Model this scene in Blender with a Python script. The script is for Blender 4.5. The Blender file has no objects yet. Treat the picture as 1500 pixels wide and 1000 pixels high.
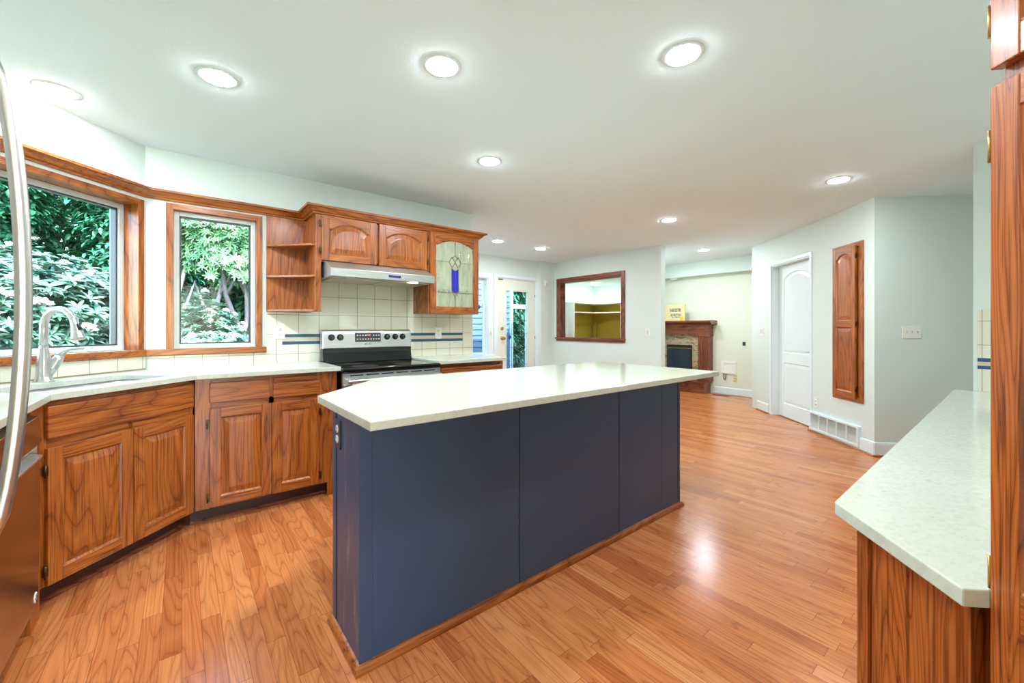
import bpy, bmesh, math, random
import numpy as np
from mathutils import Vector, Matrix

random.seed(7)
SC = bpy.context.scene
COL = SC.collection
R = math.radians
PI = math.pi

# ------------------------------------------------------------------ camera, world, sun, exposure
CAM_H = 1.21
cam_d = bpy.data.cameras.new('camera')
cam_d.lens = 14.4
cam_d.sensor_width = 36.0
cam_d.sensor_fit = 'HORIZONTAL'
cam_d.shift_y = -20.0 / 1500.0
cam_d.clip_start = 0.02
cam = bpy.data.objects.new('camera', cam_d)
cam.location = (0, 0, CAM_H)
cam.rotation_euler = (R(90), 0, R(51.1 - 90))
COL.objects.link(cam)
SC.camera = cam

SC.view_settings.view_transform = 'Standard'
SC.view_settings.look = 'None'
SC.view_settings.exposure = 1.1
SC.view_settings.gamma = 1.0
SC.view_settings.use_curve_mapping = False
SC.cycles.use_denoising = True
SC.cycles.max_bounces = 10
SC.cycles.diffuse_bounces = 6
SC.cycles.transparent_max_bounces = 16
SC.cycles.sample_clamp_indirect = 6.0

LAMP = 178.0          # radiance of the ceiling light diffusers
world = bpy.data.worlds.new('world')
SC.world = world
world.use_nodes = True
wn = world.node_tree
bg = wn.nodes['Background']
sky = wn.nodes.new('ShaderNodeTexSky')
sky.sky_type = 'NISHITA'
sky.sun_disc = False
sky.sun_elevation = R(52)
sky.sun_rotation = R(160)
wn.links.new(sky.outputs[0], bg.inputs[0])
bg.inputs[1].default_value = 1.3

sun_d = bpy.data.lights.new('sun', 'SUN')
sun_d.energy = 5.5
sun_d.angle = R(1.0)
sun_d.color = (1.0, 0.96, 0.9)
sun = bpy.data.objects.new('sun', sun_d)
sun.rotation_euler = (R(38), 0, R(-14))      # shines towards +Y over the roof
COL.objects.link(sun)


# ------------------------------------------------------------------ materials
def new_mat(name):
    m = bpy.data.materials.new(name)
    m.use_nodes = True
    nt = m.node_tree
    return m, nt, nt.nodes['Principled BSDF']


def srgb(r, g, b):
    def f(c):
        c /= 255.0
        return c / 12.92 if c <= 0.04045 else ((c + 0.055) / 1.055) ** 2.4
    return (f(r), f(g), f(b), 1.0)


def plain(name, col, rough=0.5, metal=0.0, spec=0.5, coat=0.0, bump=0.0, bscale=200.0, emit=0.0, ecol=None):
    m, nt, b = new_mat(name)
    b.inputs['Base Color'].default_value = col
    b.inputs['Roughness'].default_value = rough
    b.inputs['Metallic'].default_value = metal
    b.inputs['Specular IOR Level'].default_value = spec
    b.inputs['Coat Weight'].default_value = coat
    if emit:
        b.inputs['Emission Color'].default_value = ecol or col
        b.inputs['Emission Strength'].default_value = emit
    n = nt.nodes
    L = nt.links
    tc = n.new('ShaderNodeTexCoord')
    nz = n.new('ShaderNodeTexNoise')
    nz.inputs['Scale'].default_value = bscale
    nz.inputs['Detail'].default_value = 3.0
    L.new(tc.outputs['Object'], nz.inputs['Vector'])
    mr = n.new('ShaderNodeMapRange')
    mr.inputs['To Min'].default_value = max(0.02, rough - 0.04)
    mr.inputs['To Max'].default_value = min(1.0, rough + 0.04)
    L.new(nz.outputs[0], mr.inputs['Value'])
    L.new(mr.outputs[0], b.inputs['Roughness'])
    if bump:
        bp = n.new('ShaderNodeBump')
        bp.inputs['Strength'].default_value = bump
        bp.inputs['Distance'].default_value = 0.002
        L.new(nz.outputs[0], bp.inputs['Height'])
        L.new(bp.outputs[0], b.inputs['Normal'])
    return m


def math_node(nt, op, a, b=None):
    n = nt.nodes.new('ShaderNodeMath')
    n.operation = op
    for i, v in enumerate((a, b)):
        if v is None:
            continue
        if isinstance(v, (int, float)):
            n.inputs[i].default_value = v
        else:
            nt.links.new(v, n.inputs[i])
    return n.outputs[0]


def ramp(nt, fac, stops):
    r = nt.nodes.new('ShaderNodeValToRGB')
    e = r.color_ramp.elements
    while len(e) < len(stops):
        e.new(0.5)
    for k, (p, c) in enumerate(stops):
        e[k].position = p
        e[k].color = c
    nt.links.new(fac, r.inputs[0])
    return r.outputs[0]


def mix_rgb(nt, fac, a, b, mode='MIX'):
    n = nt.nodes.new('ShaderNodeMix')
    n.data_type = 'RGBA'
    n.blend_type = mode
    for s, v in ((0, fac), (6, a), (7, b)):
        if isinstance(v, (int, float, tuple)):
            n.inputs[s].default_value = v
        else:
            nt.links.new(v, n.inputs[s])
    return n.outputs[2]


def oak(name, axis, light, mid, dark, rough=0.34, scale=1.0, coat=0.25, stretch=0.13):
    """stained oak: cathedral grain from contours of stretched noise, pores along the grain"""
    m, nt, b = new_mat(name)
    n, L = nt.nodes, nt.links
    tc = n.new('ShaderNodeTexCoord')
    oi = n.new('ShaderNodeObjectInfo')
    off = math_node(nt, 'MULTIPLY', oi.outputs['Random'], 37.0)
    cmb = n.new('ShaderNodeCombineXYZ')
    for i in range(3):
        L.new(off, cmb.inputs[i])
    add = n.new('ShaderNodeVectorMath')
    add.operation = 'ADD'
    L.new(tc.outputs['Object'], add.inputs[0])
    L.new(cmb.outputs[0], add.inputs[1])

    def mapped(k):
        mp = n.new('ShaderNodeMapping')
        s = [1.0, 1.0, 1.0]
        if axis != 'y':
            s[1] = 0.25
        s['xyz'.index(axis)] = k
        mp.inputs['Scale'].default_value = s
        L.new(add.outputs[0], mp.inputs['Vector'])
        return mp.outputs[0]
    n1 = n.new('ShaderNodeTexNoise')
    n1.inputs['Scale'].default_value = 5.0 * scale
    n1.inputs['Detail'].default_value = 1.2
    n1.inputs['Roughness'].default_value = 0.4
    L.new(mapped(stretch), n1.inputs['Vector'])
    rings = math_node(nt, 'FRACT', math_node(nt, 'MULTIPLY', n1.outputs[0], 19.0))
    ring_c = ramp(nt, rings, [(0.0, dark), (0.05, mid), (0.5, light), (0.93, mid), (1.0, dark)])
    n2 = n.new('ShaderNodeTexNoise')
    n2.inputs['Scale'].default_value = 210.0
    n2.inputs['Detail'].default_value = 2.0
    L.new(mapped(0.022), n2.inputs['Vector'])
    pores = ramp(nt, n2.outputs[0], [(0.34, (0.42, 0.36, 0.32, 1)), (0.5, (1, 1, 1, 1)), (1.0, (1.08, 1.08, 1.05, 1))])
    n3 = n.new('ShaderNodeTexNoise')
    n3.inputs['Scale'].default_value = 3.0
    L.new(mapped(0.5), n3.inputs['Vector'])
    tone = ramp(nt, n3.outputs[0], [(0.3, (0.8, 0.76, 0.72, 1)), (0.7, (1.1, 1.1, 1.1, 1))])
    c = mix_rgb(nt, 1.0, ring_c, pores, 'MULTIPLY')
    c = mix_rgb(nt, 1.0, c, tone, 'MULTIPLY')
    L.new(c, b.inputs['Base Color'])
    b.inputs['Roughness'].default_value = rough
    b.inputs['Coat Weight'].default_value = coat
    b.inputs['Coat Roughness'].default_value = 0.18
    bp = n.new('ShaderNodeBump')
    bp.inputs['Strength'].default_value = 0.25
    bp.inputs['Distance'].default_value = 0.0012
    L.new(n2.outputs[0], bp.inputs['Height'])
    L.new(bp.outputs[0], b.inputs['Normal'])
    return m


OL, OM, OD = srgb(182, 106, 40), srgb(162, 86, 29), srgb(120, 58, 18)
OAK = {a: oak('oak_' + a, a, OL, OM, OD) for a in 'xyz'}
OAKF = {a: oak('fine_oak_' + a, a, srgb(186, 106, 46), srgb(164, 84, 32), srgb(104, 50, 17), scale=5.0, stretch=0.05) for a in 'xyz'}
CH = [srgb(150, 82, 52), srgb(120, 60, 38), srgb(70, 32, 20)]
CHERRY = {a: oak('red_oak_' + a, a, *CH) for a in 'xyz'}


def floor_mat():
    m, nt, b = new_mat('oak_strip_floor')
    n, L = nt.nodes, nt.links
    tc = n.new('ShaderNodeTexCoord')
    sp = n.new('ShaderNodeSeparateXYZ')
    L.new(tc.outputs['Object'], sp.inputs[0])
    u = math_node(nt, 'DIVIDE', sp.outputs[0], 0.0635)
    iu = math_node(nt, 'FLOOR', u)
    fu = math_node(nt, 'FRACT', u)
    w1 = n.new('ShaderNodeTexWhiteNoise')
    w1.noise_dimensions = '1D'
    L.new(iu, w1.inputs['W'])
    v = math_node(nt, 'ADD', math_node(nt, 'DIVIDE', sp.outputs[1], 0.62), math_node(nt, 'MULTIPLY', w1.outputs[0], 17.3))
    iv = math_node(nt, 'FLOOR', v)
    fv = math_node(nt, 'FRACT', v)
    cid = n.new('ShaderNodeCombineXYZ')
    L.new(iu, cid.inputs[0])
    L.new(iv, cid.inputs[1])
    w2 = n.new('ShaderNodeTexWhiteNoise')
    w2.noise_dimensions = '2D'
    L.new(cid.outputs[0], w2.inputs['Vector'])
    tone = ramp(nt, w2.outputs[0], [(0.0, srgb(184, 106, 56)), (0.3, srgb(206, 128, 74)), (0.6, srgb(213, 138, 82)),
                                    (0.85, srgb(198, 116, 64)), (1.0, srgb(220, 150, 94))])
    gv = n.new('ShaderNodeCombineXYZ')
    L.new(sp.outputs[0], gv.inputs[0])
    L.new(math_node(nt, 'MULTIPLY', sp.outputs[1], 0.11), gv.inputs[1])
    L.new(math_node(nt, 'MULTIPLY', w2.outputs[0], 30.0), gv.inputs[2])
    n1 = n.new('ShaderNodeTexNoise')
    n1.inputs['Scale'].default_value = 11.0
    n1.inputs['Detail'].default_value = 1.0
    L.new(gv.outputs[0], n1.inputs['Vector'])
    rings = math_node(nt, 'FRACT', math_node(nt, 'MULTIPLY', n1.outputs[0], 11.0))
    g1 = ramp(nt, rings, [(0.0, (0.66, 0.58, 0.5, 1)), (0.16, (0.94, 0.92, 0.9, 1)), (0.6, (1.04, 1.04, 1.04, 1)), (1.0, (0.86, 0.82, 0.78, 1))])
    gv2 = n.new('ShaderNodeMapping')
    gv2.inputs['Scale'].default_value = (1.0, 0.03, 1.0)
    L.new(gv.outputs[0], gv2.inputs['Vector'])
    n2 = n.new('ShaderNodeTexNoise')
    n2.inputs['Scale'].default_value = 260.0
    L.new(gv2.outputs[0], n2.inputs['Vector'])
    g2 = ramp(nt, n2.outputs[0], [(0.3, (0.78, 0.72, 0.66, 1)), (0.5, (1, 1, 1, 1))])
    c = mix_rgb(nt, 1.0, tone, g1, 'MULTIPLY')
    c = mix_rgb(nt, 1.0, c, g2, 'MULTIPLY')
    e1 = math_node(nt, 'LESS_THAN', fu, 0.022)
    e2 = math_node(nt, 'LESS_THAN', fv, 0.003)
    seam = math_node(nt, 'MAXIMUM', e1, e2)
    c = mix_rgb(nt, math_node(nt, 'MULTIPLY', seam, 0.75), c, srgb(92, 48, 26))
    L.new(c, b.inputs['Base Color'])
    n3 = n.new('ShaderNodeTexNoise')
    n3.inputs['Scale'].default_value = 6.0
    L.new(tc.outputs['Object'], n3.inputs['Vector'])
    mr = n.new('ShaderNodeMapRange')
    mr.inputs['To Min'].default_value = 0.16
    mr.inputs['To Max'].default_value = 0.27
    L.new(n3.outputs[0], mr.inputs['Value'])
    L.new(mr.outputs[0], b.inputs['Roughness'])
    bp = n.new('ShaderNodeBump')
    bp.inputs['Strength'].default_value = 0.22
    bp.inputs['Distance'].default_value = 0.0015
    tilt = math_node(nt, 'MULTIPLY', math_node(nt, 'SUBTRACT', w2.outputs[0], 0.5), math_node(nt, 'SUBTRACT', fu, 0.5))
    h = math_node(nt, 'ADD', math_node(nt, 'SUBTRACT', tilt, seam), math_node(nt, 'MULTIPLY', n1.outputs[0], 0.8))
    L.new(h, bp.inputs['Height'])
    L.new(bp.outputs[0], b.inputs['Normal'])
    return m


def tile_mat(name, w, h, ox, oz, col, grout):
    """square glazed tiles in an object's own x/z plane"""
    m, nt, b = new_mat(name)
    n, L = nt.nodes, nt.links
    tc = n.new('ShaderNodeTexCoord')
    sp = n.new('ShaderNodeSeparateXYZ')
    L.new(tc.outputs['Object'], sp.inputs[0])
    fx = math_node(nt, 'FRACT', math_node(nt, 'DIVIDE', math_node(nt, 'SUBTRACT', sp.outputs[0], ox - 20 * w), w))
    fz = math_node(nt, 'FRACT', math_node(nt, 'DIVIDE', math_node(nt, 'SUBTRACT', sp.outputs[2], oz - 20 * h), h))
    g = math_node(nt, 'MAXIMUM', math_node(nt, 'LESS_THAN', fx, 0.022), math_node(nt, 'LESS_THAN', fz, 0.022))
    nz = n.new('ShaderNodeTexNoise')
    nz.inputs['Scale'].default_value = 9.0
    L.new(tc.outputs['Object'], nz.inputs['Vector'])
    base = mix_rgb(nt, nz.outputs[0], col, tuple(min(1, c * 1.05) for c in col[:3]) + (1,))
    L.new(mix_rgb(nt, g, base, grout), b.inputs['Base Color'])
    b.inputs['Roughness'].default_value = 0.12
    bp = n.new('ShaderNodeBump')
    bp.inputs['Strength'].default_value = 0.5
    bp.inputs['Distance'].default_value = 0.002
    bp.invert = True
    L.new(g, bp.inputs['Height'])
    L.new(bp.outputs[0], b.inputs['Normal'])
    return m


def quartz_mat():
    m, nt, b = new_mat('pale_quartz')
    n, L = nt.nodes, nt.links
    tc = n.new('ShaderNodeTexCoord')
    mp = n.new('ShaderNodeMapping')
    mp.inputs['Scale'].default_value = (1.0, 1.6, 1.0)
    mp.inputs['Rotation'].default_value = (0, 0, 0.5)
    L.new(tc.outputs['Object'], mp.inputs['Vector'])
    a = n.new('ShaderNodeTexNoise')
    a.inputs['Scale'].default_value = 60.0
    a.inputs['Detail'].default_value = 4.0
    L.new(mp.outputs[0], a.inputs['Vector'])
    c1 = ramp(nt, a.outputs[0], [(0.3, srgb(190, 197, 181)), (0.5, srgb(198, 205, 190)), (0.75, srgb(203, 209, 194))])
    s = n.new('ShaderNodeTexNoise')
    s.inputs['Scale'].default_value = 23.0
    s.inputs['Detail'].default_value = 5.0
    L.new(mp.outputs[0], s.inputs['Vector'])
    f = ramp(nt, s.outputs[0], [(0.69, (0, 0, 0, 1)), (0.74, (0.8, 0.8, 0.8, 1))])
    L.new(mix_rgb(nt, f, c1, srgb(184, 178, 148)), b.inputs['Base Color'])
    b.inputs['Roughness'].default_value = 0.13
    return m


def steel_mat(name, axis, col=(0.62, 0.62, 0.60, 1), rough=0.28):
    m, nt, b = new_mat(name)
    n, L = nt.nodes, nt.links
    tc = n.new('ShaderNodeTexCoord')
    mp = n.new('ShaderNodeMapping')
    s = [1.0, 1.0, 1.0]
    s['xyz'.index(axis)] = 0.01
    mp.inputs['Scale'].default_value = s
    L.new(tc.outputs['Object'], mp.inputs['Vector'])
    nz = n.new('ShaderNodeTexNoise')
    nz.inputs['Scale'].default_value = 500.0
    L.new(mp.outputs[0], nz.inputs['Vector'])
    mr = n.new('ShaderNodeMapRange')
    mr.inputs['To Min'].default_value = rough - 0.04
    mr.inputs['To Max'].default_value = rough + 0.05
    L.new(nz.outputs[0], mr.inputs['Value'])
    L.new(mr.outputs[0], b.inputs['Roughness'])
    b.inputs['Base Color'].default_value = col
    b.inputs['Metallic'].default_value = 1.0
    return m


def pane_mat(name, tint=(0.95, 0.98, 0.97, 1), gloss=0.08, wavy=0.0, wscale=40.0, streak=0.0):
    m = bpy.data.materials.new(name)
    m.use_nodes = True
    nt = m.node_tree
    n, L = nt.nodes, nt.links
    n.remove(n['Principled BSDF'])
    out = n['Material Output']
    tr = n.new('ShaderNodeBsdfTransparent')
    tr.inputs[0].default_value = tint
    gl = n.new('ShaderNodeBsdfGlossy')
    gl.inputs['Roughness'].default_value = 0.03
    fr = n.new('ShaderNodeFresnel')
    fr.inputs['IOR'].default_value = 1.45
    mx = n.new('ShaderNodeMixShader')
    fac = math_node(nt, 'ADD', math_node(nt, 'MULTIPLY', fr.outputs[0], 0.18), gloss * 0.15)
    L.new(fac, mx.inputs[0])
    L.new(tr.outputs[0], mx.inputs[1])
    L.new(gl.outputs[0], mx.inputs[2])
    last = mx.outputs[0]
    tc = n.new('ShaderNodeTexCoord')
    mp = n.new('ShaderNodeMapping')
    mp.inputs['Scale'].default_value = (1, 1, 0.25)
    L.new(tc.outputs['Object'], mp.inputs['Vector'])
    nz = n.new('ShaderNodeTexNoise')
    nz.inputs['Scale'].default_value = wscale
    nz.inputs['Detail'].default_value = 3
    L.new(mp.outputs[0], nz.inputs['Vector'])
    if wavy:
        bp = n.new('ShaderNodeBump')
        bp.inputs['Strength'].default_value = wavy
        bp.inputs['Distance'].default_value = 0.01
        L.new(nz.outputs[0], bp.inputs['Height'])
        L.new(bp.outputs[0], gl.inputs['Normal'])
        L.new(bp.outputs[0], fr.inputs['Normal'])
    if streak:
        df = n.new('ShaderNodeBsdfDiffuse')
        df.inputs[0].default_value = (0.74, 0.80, 0.62, 1)
        mx2 = n.new('ShaderNodeMixShader')
        L.new(math_node(nt, 'ADD', math_node(nt, 'MULTIPLY', nz.outputs[0], streak), 0.16), mx2.inputs[0])
        L.new(last, mx2.inputs[1])
        L.new(df.outputs[0], mx2.inputs[2])
        last = mx2.outputs[0]
    L.new(last, out.inputs[0])
    return m


def leaf_mat(name, a, b_, c, rough=0.35, spec=0.6):
    m, nt, b = new_mat(name)
    n, L = nt.nodes, nt.links
    tc = n.new('ShaderNodeTexCoord')
    nz = n.new('ShaderNodeTexNoise')
    nz.inputs['Scale'].default_value = 7.0
    nz.inputs['Detail'].default_value = 4.0
    L.new(tc.outputs['Object'], nz.inputs['Vector'])
    L.new(ramp(nt, nz.outputs[0], [(0.35, a), (0.52, b_), (0.7, c)]), b.inputs['Base Color'])
    b.inputs['Roughness'].default_value = rough
    b.inputs['Specular IOR Level'].default_value = spec
    return m


WALL = plain('pale_sage_paint', srgb(215, 230, 224), 0.55, bump=0.05, bscale=350)
WALLF = plain('warm_pale_paint', srgb(223, 229, 214), 0.55, bump=0.05, bscale=350)
CEIL = plain('textured_ceiling_paint', srgb(230, 246, 252), 0.9, bump=0.3, bscale=140)
OLIVE = plain('olive_paint', srgb(190, 168, 64), 0.6)
TRIMW = plain('white_gloss_trim', srgb(226, 240, 243), 0.3)
CREAMW = plain('cream_panel_paint', srgb(226, 230, 216), 0.5)
NAVY = plain('navy_satin_paint', srgb(56, 84, 118), 0.36, bump=0.08, bscale=60)
NAVYD = plain('dark_seam', srgb(14, 18, 26), 0.6)
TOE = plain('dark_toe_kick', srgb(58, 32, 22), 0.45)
DARKGAP = plain('dark_void', srgb(20, 14, 12), 0.8)
BRONZE = plain('antique_brass', srgb(92, 74, 44), 0.35, metal=0.9)
BRASS = plain('polished_brass', srgb(188, 158, 92), 0.34, metal=0.9)
BLACK = plain('black_plastic', srgb(20, 20, 22), 0.35)
BGLASS = plain('black_ceramic_glass', srgb(10, 10, 11), 0.1, spec=0.6)
BURN = plain('burner_marking', srgb(62, 60, 58), 0.15)
GREYD = plain('dark_grey_plastic', srgb(58, 60, 66), 0.35)
PLATE = plain('white_plastic', srgb(236, 238, 232), 0.35)
SLOT = plain('slot_dark', srgb(90, 92, 86), 0.6)
ALMOND = plain('almond_plastic', srgb(214, 196, 140), 0.4)
VINYL = plain('grey_white_vinyl', srgb(206, 212, 210), 0.4)
STEELX = steel_mat('brushed_steel_x', 'x', (0.66, 0.67, 0.66, 1), 0.33)
STEELZ = steel_mat('brushed_steel_z', 'z')
NICKEL = steel_mat('brushed_nickel', 'z', (0.60, 0.60, 0.57, 1), 0.32)
DWSTEEL = steel_mat('dishwasher_steel', 'x', (0.42, 0.36, 0.32, 1), 0.2)
CREAM = srgb(222, 222, 204)
GROUT = srgb(150, 140, 112)
QUARTZ = quartz_mat()
FLOOR = floor_mat()
BLUETILE = plain('blue_glazed_strip', srgb(44, 86, 124), 0.15)
BEIGETILE = plain('beige_glazed_strip', srgb(206, 196, 168), 0.15)
PANE = pane_mat('clear_pane', gloss=0.0)
SEEDY = pane_mat('seedy_glass', (0.96, 0.99, 0.92, 1), 0.3, 0.35, 26.0, 0.34)
COBALT = plain('cobalt_glass', srgb(24, 40, 190), 0.08, spec=0.7)
LEAD = plain('lead_came', srgb(112, 100, 66), 0.35, metal=0.6)
LIT = plain('lit_diffuser', (1, 1, 1, 1), 0.5, emit=LAMP, ecol=(0.89, 0.95, 1.0, 1))
LITDIM = plain('lit_hood_lamp', (1, 1, 1, 1), 0.5, emit=14.0, ecol=(1.0, 0.86, 0.62, 1))


# ------------------------------------------------------------------ mesh helpers
class MB:
    def __init__(self):
        self.v, self.f, self.m, self.s = [], [], [], []

    def add(self, verts, faces, mi=0, smooth=False):
        o = len(self.v)
        self.v += [tuple(p) for p in verts]
        for f in faces:
            self.f.append([o + i for i in f])
            self.m.append(mi)
            self.s.append(smooth)
        return self

    def box(self, x0, x1, y0, y1, z0, z1, mi=0):
        return self.add([(x0, y0, z0), (x1, y0, z0), (x1, y1, z0), (x0, y1, z0), (x0, y0, z1), (x1, y0, z1), (x1, y1, z1), (x0, y1, z1)],
                        [(0, 3, 2, 1), (4, 5, 6, 7), (0, 1, 5, 4), (1, 2, 6, 5), (2, 3, 7, 6), (3, 0, 4, 7)], mi)

    def prism(self, pts, axis, a, b, mi=0):
        def P(p, c):
            return {'x': (c, p[0], p[1]), 'y': (p[0], c, p[1]), 'z': (p[0], p[1], c)}[axis]
        n = len(pts)
        vs = [P(p, a) for p in pts] + [P(p, b) for p in pts]
        fs = [list(range(n))[::-1], list(range(n, 2 * n))] + [(i, (i + 1) % n, n + (i + 1) % n, n + i) for i in range(n)]
        return self.add(vs, fs, mi)

    def rings(self, rings, cap0=False, cap1=False, mi=0, smooth=False, closed=True):
        n = len(rings[0])
        vs = [p for r in rings for p in r]
        fs = []
        for k in range(len(rings) - 1):
            for i in range(n if closed else n - 1):
                j = (i + 1) % n
                fs.append((k * n + i, k * n + j, (k + 1) * n + j, (k + 1) * n + i))
        self.add(vs, fs, mi, smooth)
        o = len(self.v) - len(vs)
        if cap0:
            self.f.append([o + i for i in range(n)][::-1]); self.m.append(mi); self.s.append(False)
        if cap1:
            self.f.append([o + (len(rings) - 1) * n + i for i in range(n)]); self.m.append(mi); self.s.append(False)
        return self

    def tube(self, path, rad, seg=14, mi=0, caps=True):
        pts = [Vector(p) for p in path]
        if not hasattr(rad, '__len__'):
            rad = [rad] * len(pts)
        rings = []
        up = None
        for i, p in enumerate(pts):
            t = (pts[min(i + 1, len(pts) - 1)] - pts[max(i - 1, 0)]).normalized()
            if up is None:
                up = Vector((0, 0, 1)) if abs(t.z) < 0.9 else Vector((1, 0, 0))
            s = t.cross(up).normalized()
            up = s.cross(t).normalized()
            rings.append([p + (s * math.cos(a) + up * math.sin(a)) * rad[i] for a in [2 * PI * k / seg for k in range(seg)]])
        return self.rings(rings, caps, caps, mi, True)

    def lathe(self, prof, c=(0, 0, 0), axis='z', seg=28, mi=0, smooth=True):
        rings = []
        for r, h in prof:
            ring = []
            for k in range(seg):
                a = 2 * PI * k / seg
                x, y = r * math.cos(a), r * math.sin(a)
                ring.append({'z': (c[0] + x, c[1] + y, c[2] + h), 'y': (c[0] + x, c[1] + h, c[2] - y), 'x': (c[0] + h, c[1] + x, c[2] + y)}[axis])
            rings.append(ring)
        return self.rings(rings, True, True, mi, smooth)

    def build(self, name, mats, parent=None, loc=None, rot=0.0, bevel=0.0, seg=2, auto=False):
        me = bpy.data.meshes.new(name)
        me.from_pydata(self.v, [], self.f)
        if not isinstance(mats, (list, tuple)):
            mats = [mats]
        for m in mats:
            me.materials.append(m)
        for p, mi, s in zip(me.polygons, self.m, self.s):
            p.material_index = mi
            p.use_smooth = s
        bm = bmesh.new()
        bm.from_mesh(me)
        bmesh.ops.recalc_face_normals(bm, faces=bm.faces)
        bm.to_mesh(me)
        bm.free()
        o = bpy.data.objects.new(name, me)
        COL.objects.link(o)
        if parent:
            o.parent = parent
        if loc:
            o.location = loc
        if rot:
            o.rotation_euler = (0, 0, R(rot))
        if bevel:
            b = o.modifiers.new('edge', 'BEVEL')
            b.width = bevel
            b.segments = seg
            b.limit_method = 'ANGLE'
            b.angle_limit = R(35)
        return o


def thing(name, label, cat, loc=(0, 0, 0), rot=0.0, group=None):
    o = bpy.data.objects.new(name, None)
    o.empty_display_size = 0.1
    COL.objects.link(o)
    o.location = loc
    o.rotation_euler = (0, 0, R(rot))
    return tag(o, label, cat, group)


def tag(o, label, cat, group=None):
    o['label'] = label
    o['category'] = cat
    if group:
        o['group'] = group
    return o


def struct(o, label=None, cat=None):
    o['kind'] = 'structure'
    if label:
        o['label'] = label
        o['category'] = cat
    return o


def frame_root(name, loc, rot, label=None, cat=None):
    o = bpy.data.objects.new(name, None)
    COL.objects.link(o)
    o.location = loc
    o.rotation_euler = (0, 0, R(rot))
    return struct(o, label, cat)


def wall_with_holes(x0, x1, z0, z1, y0, y1, holes):
    """boxes around rectangular holes (hx0,hx1,hz0,hz1), local x/z"""
    b = MB()
    xs = sorted({x0, x1, *[h[0] for h in holes], *[h[1] for h in holes]})
    zs = sorted({z0, z1, *[h[2] for h in holes], *[h[3] for h in holes]})
    for i in range(len(xs) - 1):
        for k in range(len(zs) - 1):
            cx, cz = (xs[i] + xs[i + 1]) / 2, (zs[k] + zs[k + 1]) / 2
            if any(h[0] < cx < h[1] and h[2] < cz < h[3] for h in holes):
                continue
            b.box(xs[i], xs[i + 1], y0, y1, zs[k], zs[k + 1])
    return b


def weld(o):
    """merge the wall's boxes into one shell"""
    me = o.data
    bm = bmesh.new()
    bm.from_mesh(me)
    bmesh.ops.remove_doubles(bm, verts=bm.verts, dist=1e-5)
    seen = {}
    for f in list(bm.faces):
        k = tuple(sorted(v.index for v in f.verts))
        seen.setdefault(k, []).append(f)
    kill = [f for fs in seen.values() if len(fs) > 1 for f in fs]
    bmesh.ops.delete(bm, geom=kill, context='FACES')
    bmesh.ops.recalc_face_normals(bm, faces=bm.faces)
    bm.to_mesh(me)
    bm.free()
    return o


def sweep(path, prof, mi=0):
    """profile (offset into the room, z) along a 2-D path; the room is on the path's right-hand side"""
    pts = [Vector(p) for p in path]
    rings = []
    for i, p in enumerate(pts):
        d0 = (p - pts[i - 1]).normalized() if i else None
        d1 = (pts[i + 1] - p).normalized() if i < len(pts) - 1 else None
        n0 = Vector((d0.y, -d0.x)) if d0 else None
        n1 = Vector((d1.y, -d1.x)) if d1 else None
        if n0 is None:
            mvec = n1
        elif n1 is None:
            mvec = n0
        else:
            mvec = (n0 + n1) / (1 + n0.dot(n1))
        rings.append([(p.x + mvec.x * o, p.y + mvec.y * o, z) for o, z in prof])
    b = MB()
    b.rings(rings, True, True, mi)
    return b


def slab(outer, holes, z0, z1):
    """flat slab with holes -> bmesh-filled MB"""
    bm = bmesh.new()
    edges = []
    for loop in [outer] + holes:
        vs = [bm.verts.new((p[0], p[1], z1)) for p in loop]
        edges += [bm.edges.new((vs[i], vs[(i + 1) % len(vs)])) for i in range(len(vs))]
    bmesh.ops.triangle_fill(bm, edges=edges, use_beauty=True, use_dissolve=False)
    r = bmesh.ops.extrude_face_region(bm, geom=bm.faces[:])
    for e in r['geom']:
        if isinstance(e, bmesh.types.BMVert):
            e.co.z = z0
    bm.verts.index_update()
    b = MB()
    b.add([v.co[:] for v in bm.verts], [[v.index for v in f.verts] for f in bm.faces])
    bm.free()
    return b


def rrect(x0, x1, y0, y1, r, n=5):
    out = []
    for cx, cy, a0 in ((x1 - r, y1 - r, 0), (x0 + r, y1 - r, 90), (x0 + r, y0 + r, 180), (x1 - r, y0 + r, 270)):
        for k in range(n + 1):
            a = R(a0 + 90 * k / n)
            out.append((cx + r * math.cos(a), cy + r * math.sin(a)))
    return out


def open_pts(x0, x1, zb, zt, arch, ins, n=22):
    x0 += ins; x1 -= ins; zb += ins; zt -= ins
    if not arch:
        return [(x0, zb), (x1, zb), (x1, zt), (x0, zt)]
    sh = zt - arch
    pts = [(x0, zb), (x1, zb)]
    for k in range(n + 1):
        s = 1 - 2 * k / n
        u = abs(s) / 0.9
        pts.append(((x0 + x1) / 2 + s * (x1 - x0) / 2, sh + (arch * (1 - u * u) ** 0.85 if u < 1 else 0)))
    return pts


def hinge_part(parent, x, z, y, mat=None, side=1, slim=False):
    b = MB()
    if slim:
        b.box(x, x + 0.004, y + 0.004, y + 0.018, z - 0.024, z + 0.024)
        b.tube([(x - 0.0005, y + 0.002, z - 0.026), (x - 0.0005, y + 0.002, z + 0.026)], 0.0022, 10)
    else:
        b.box(x - 0.005, x + 0.005, y - 0.004, y + 0.012, z - 0.022, z + 0.022)
        b.tube([(x + 0.006 * side, y - 0.004, z - 0.027), (x + 0.006 * side, y - 0.004, z + 0.027)], 0.0042, 10)
    return b.build('hinge', mat or BRONZE, parent)


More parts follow.
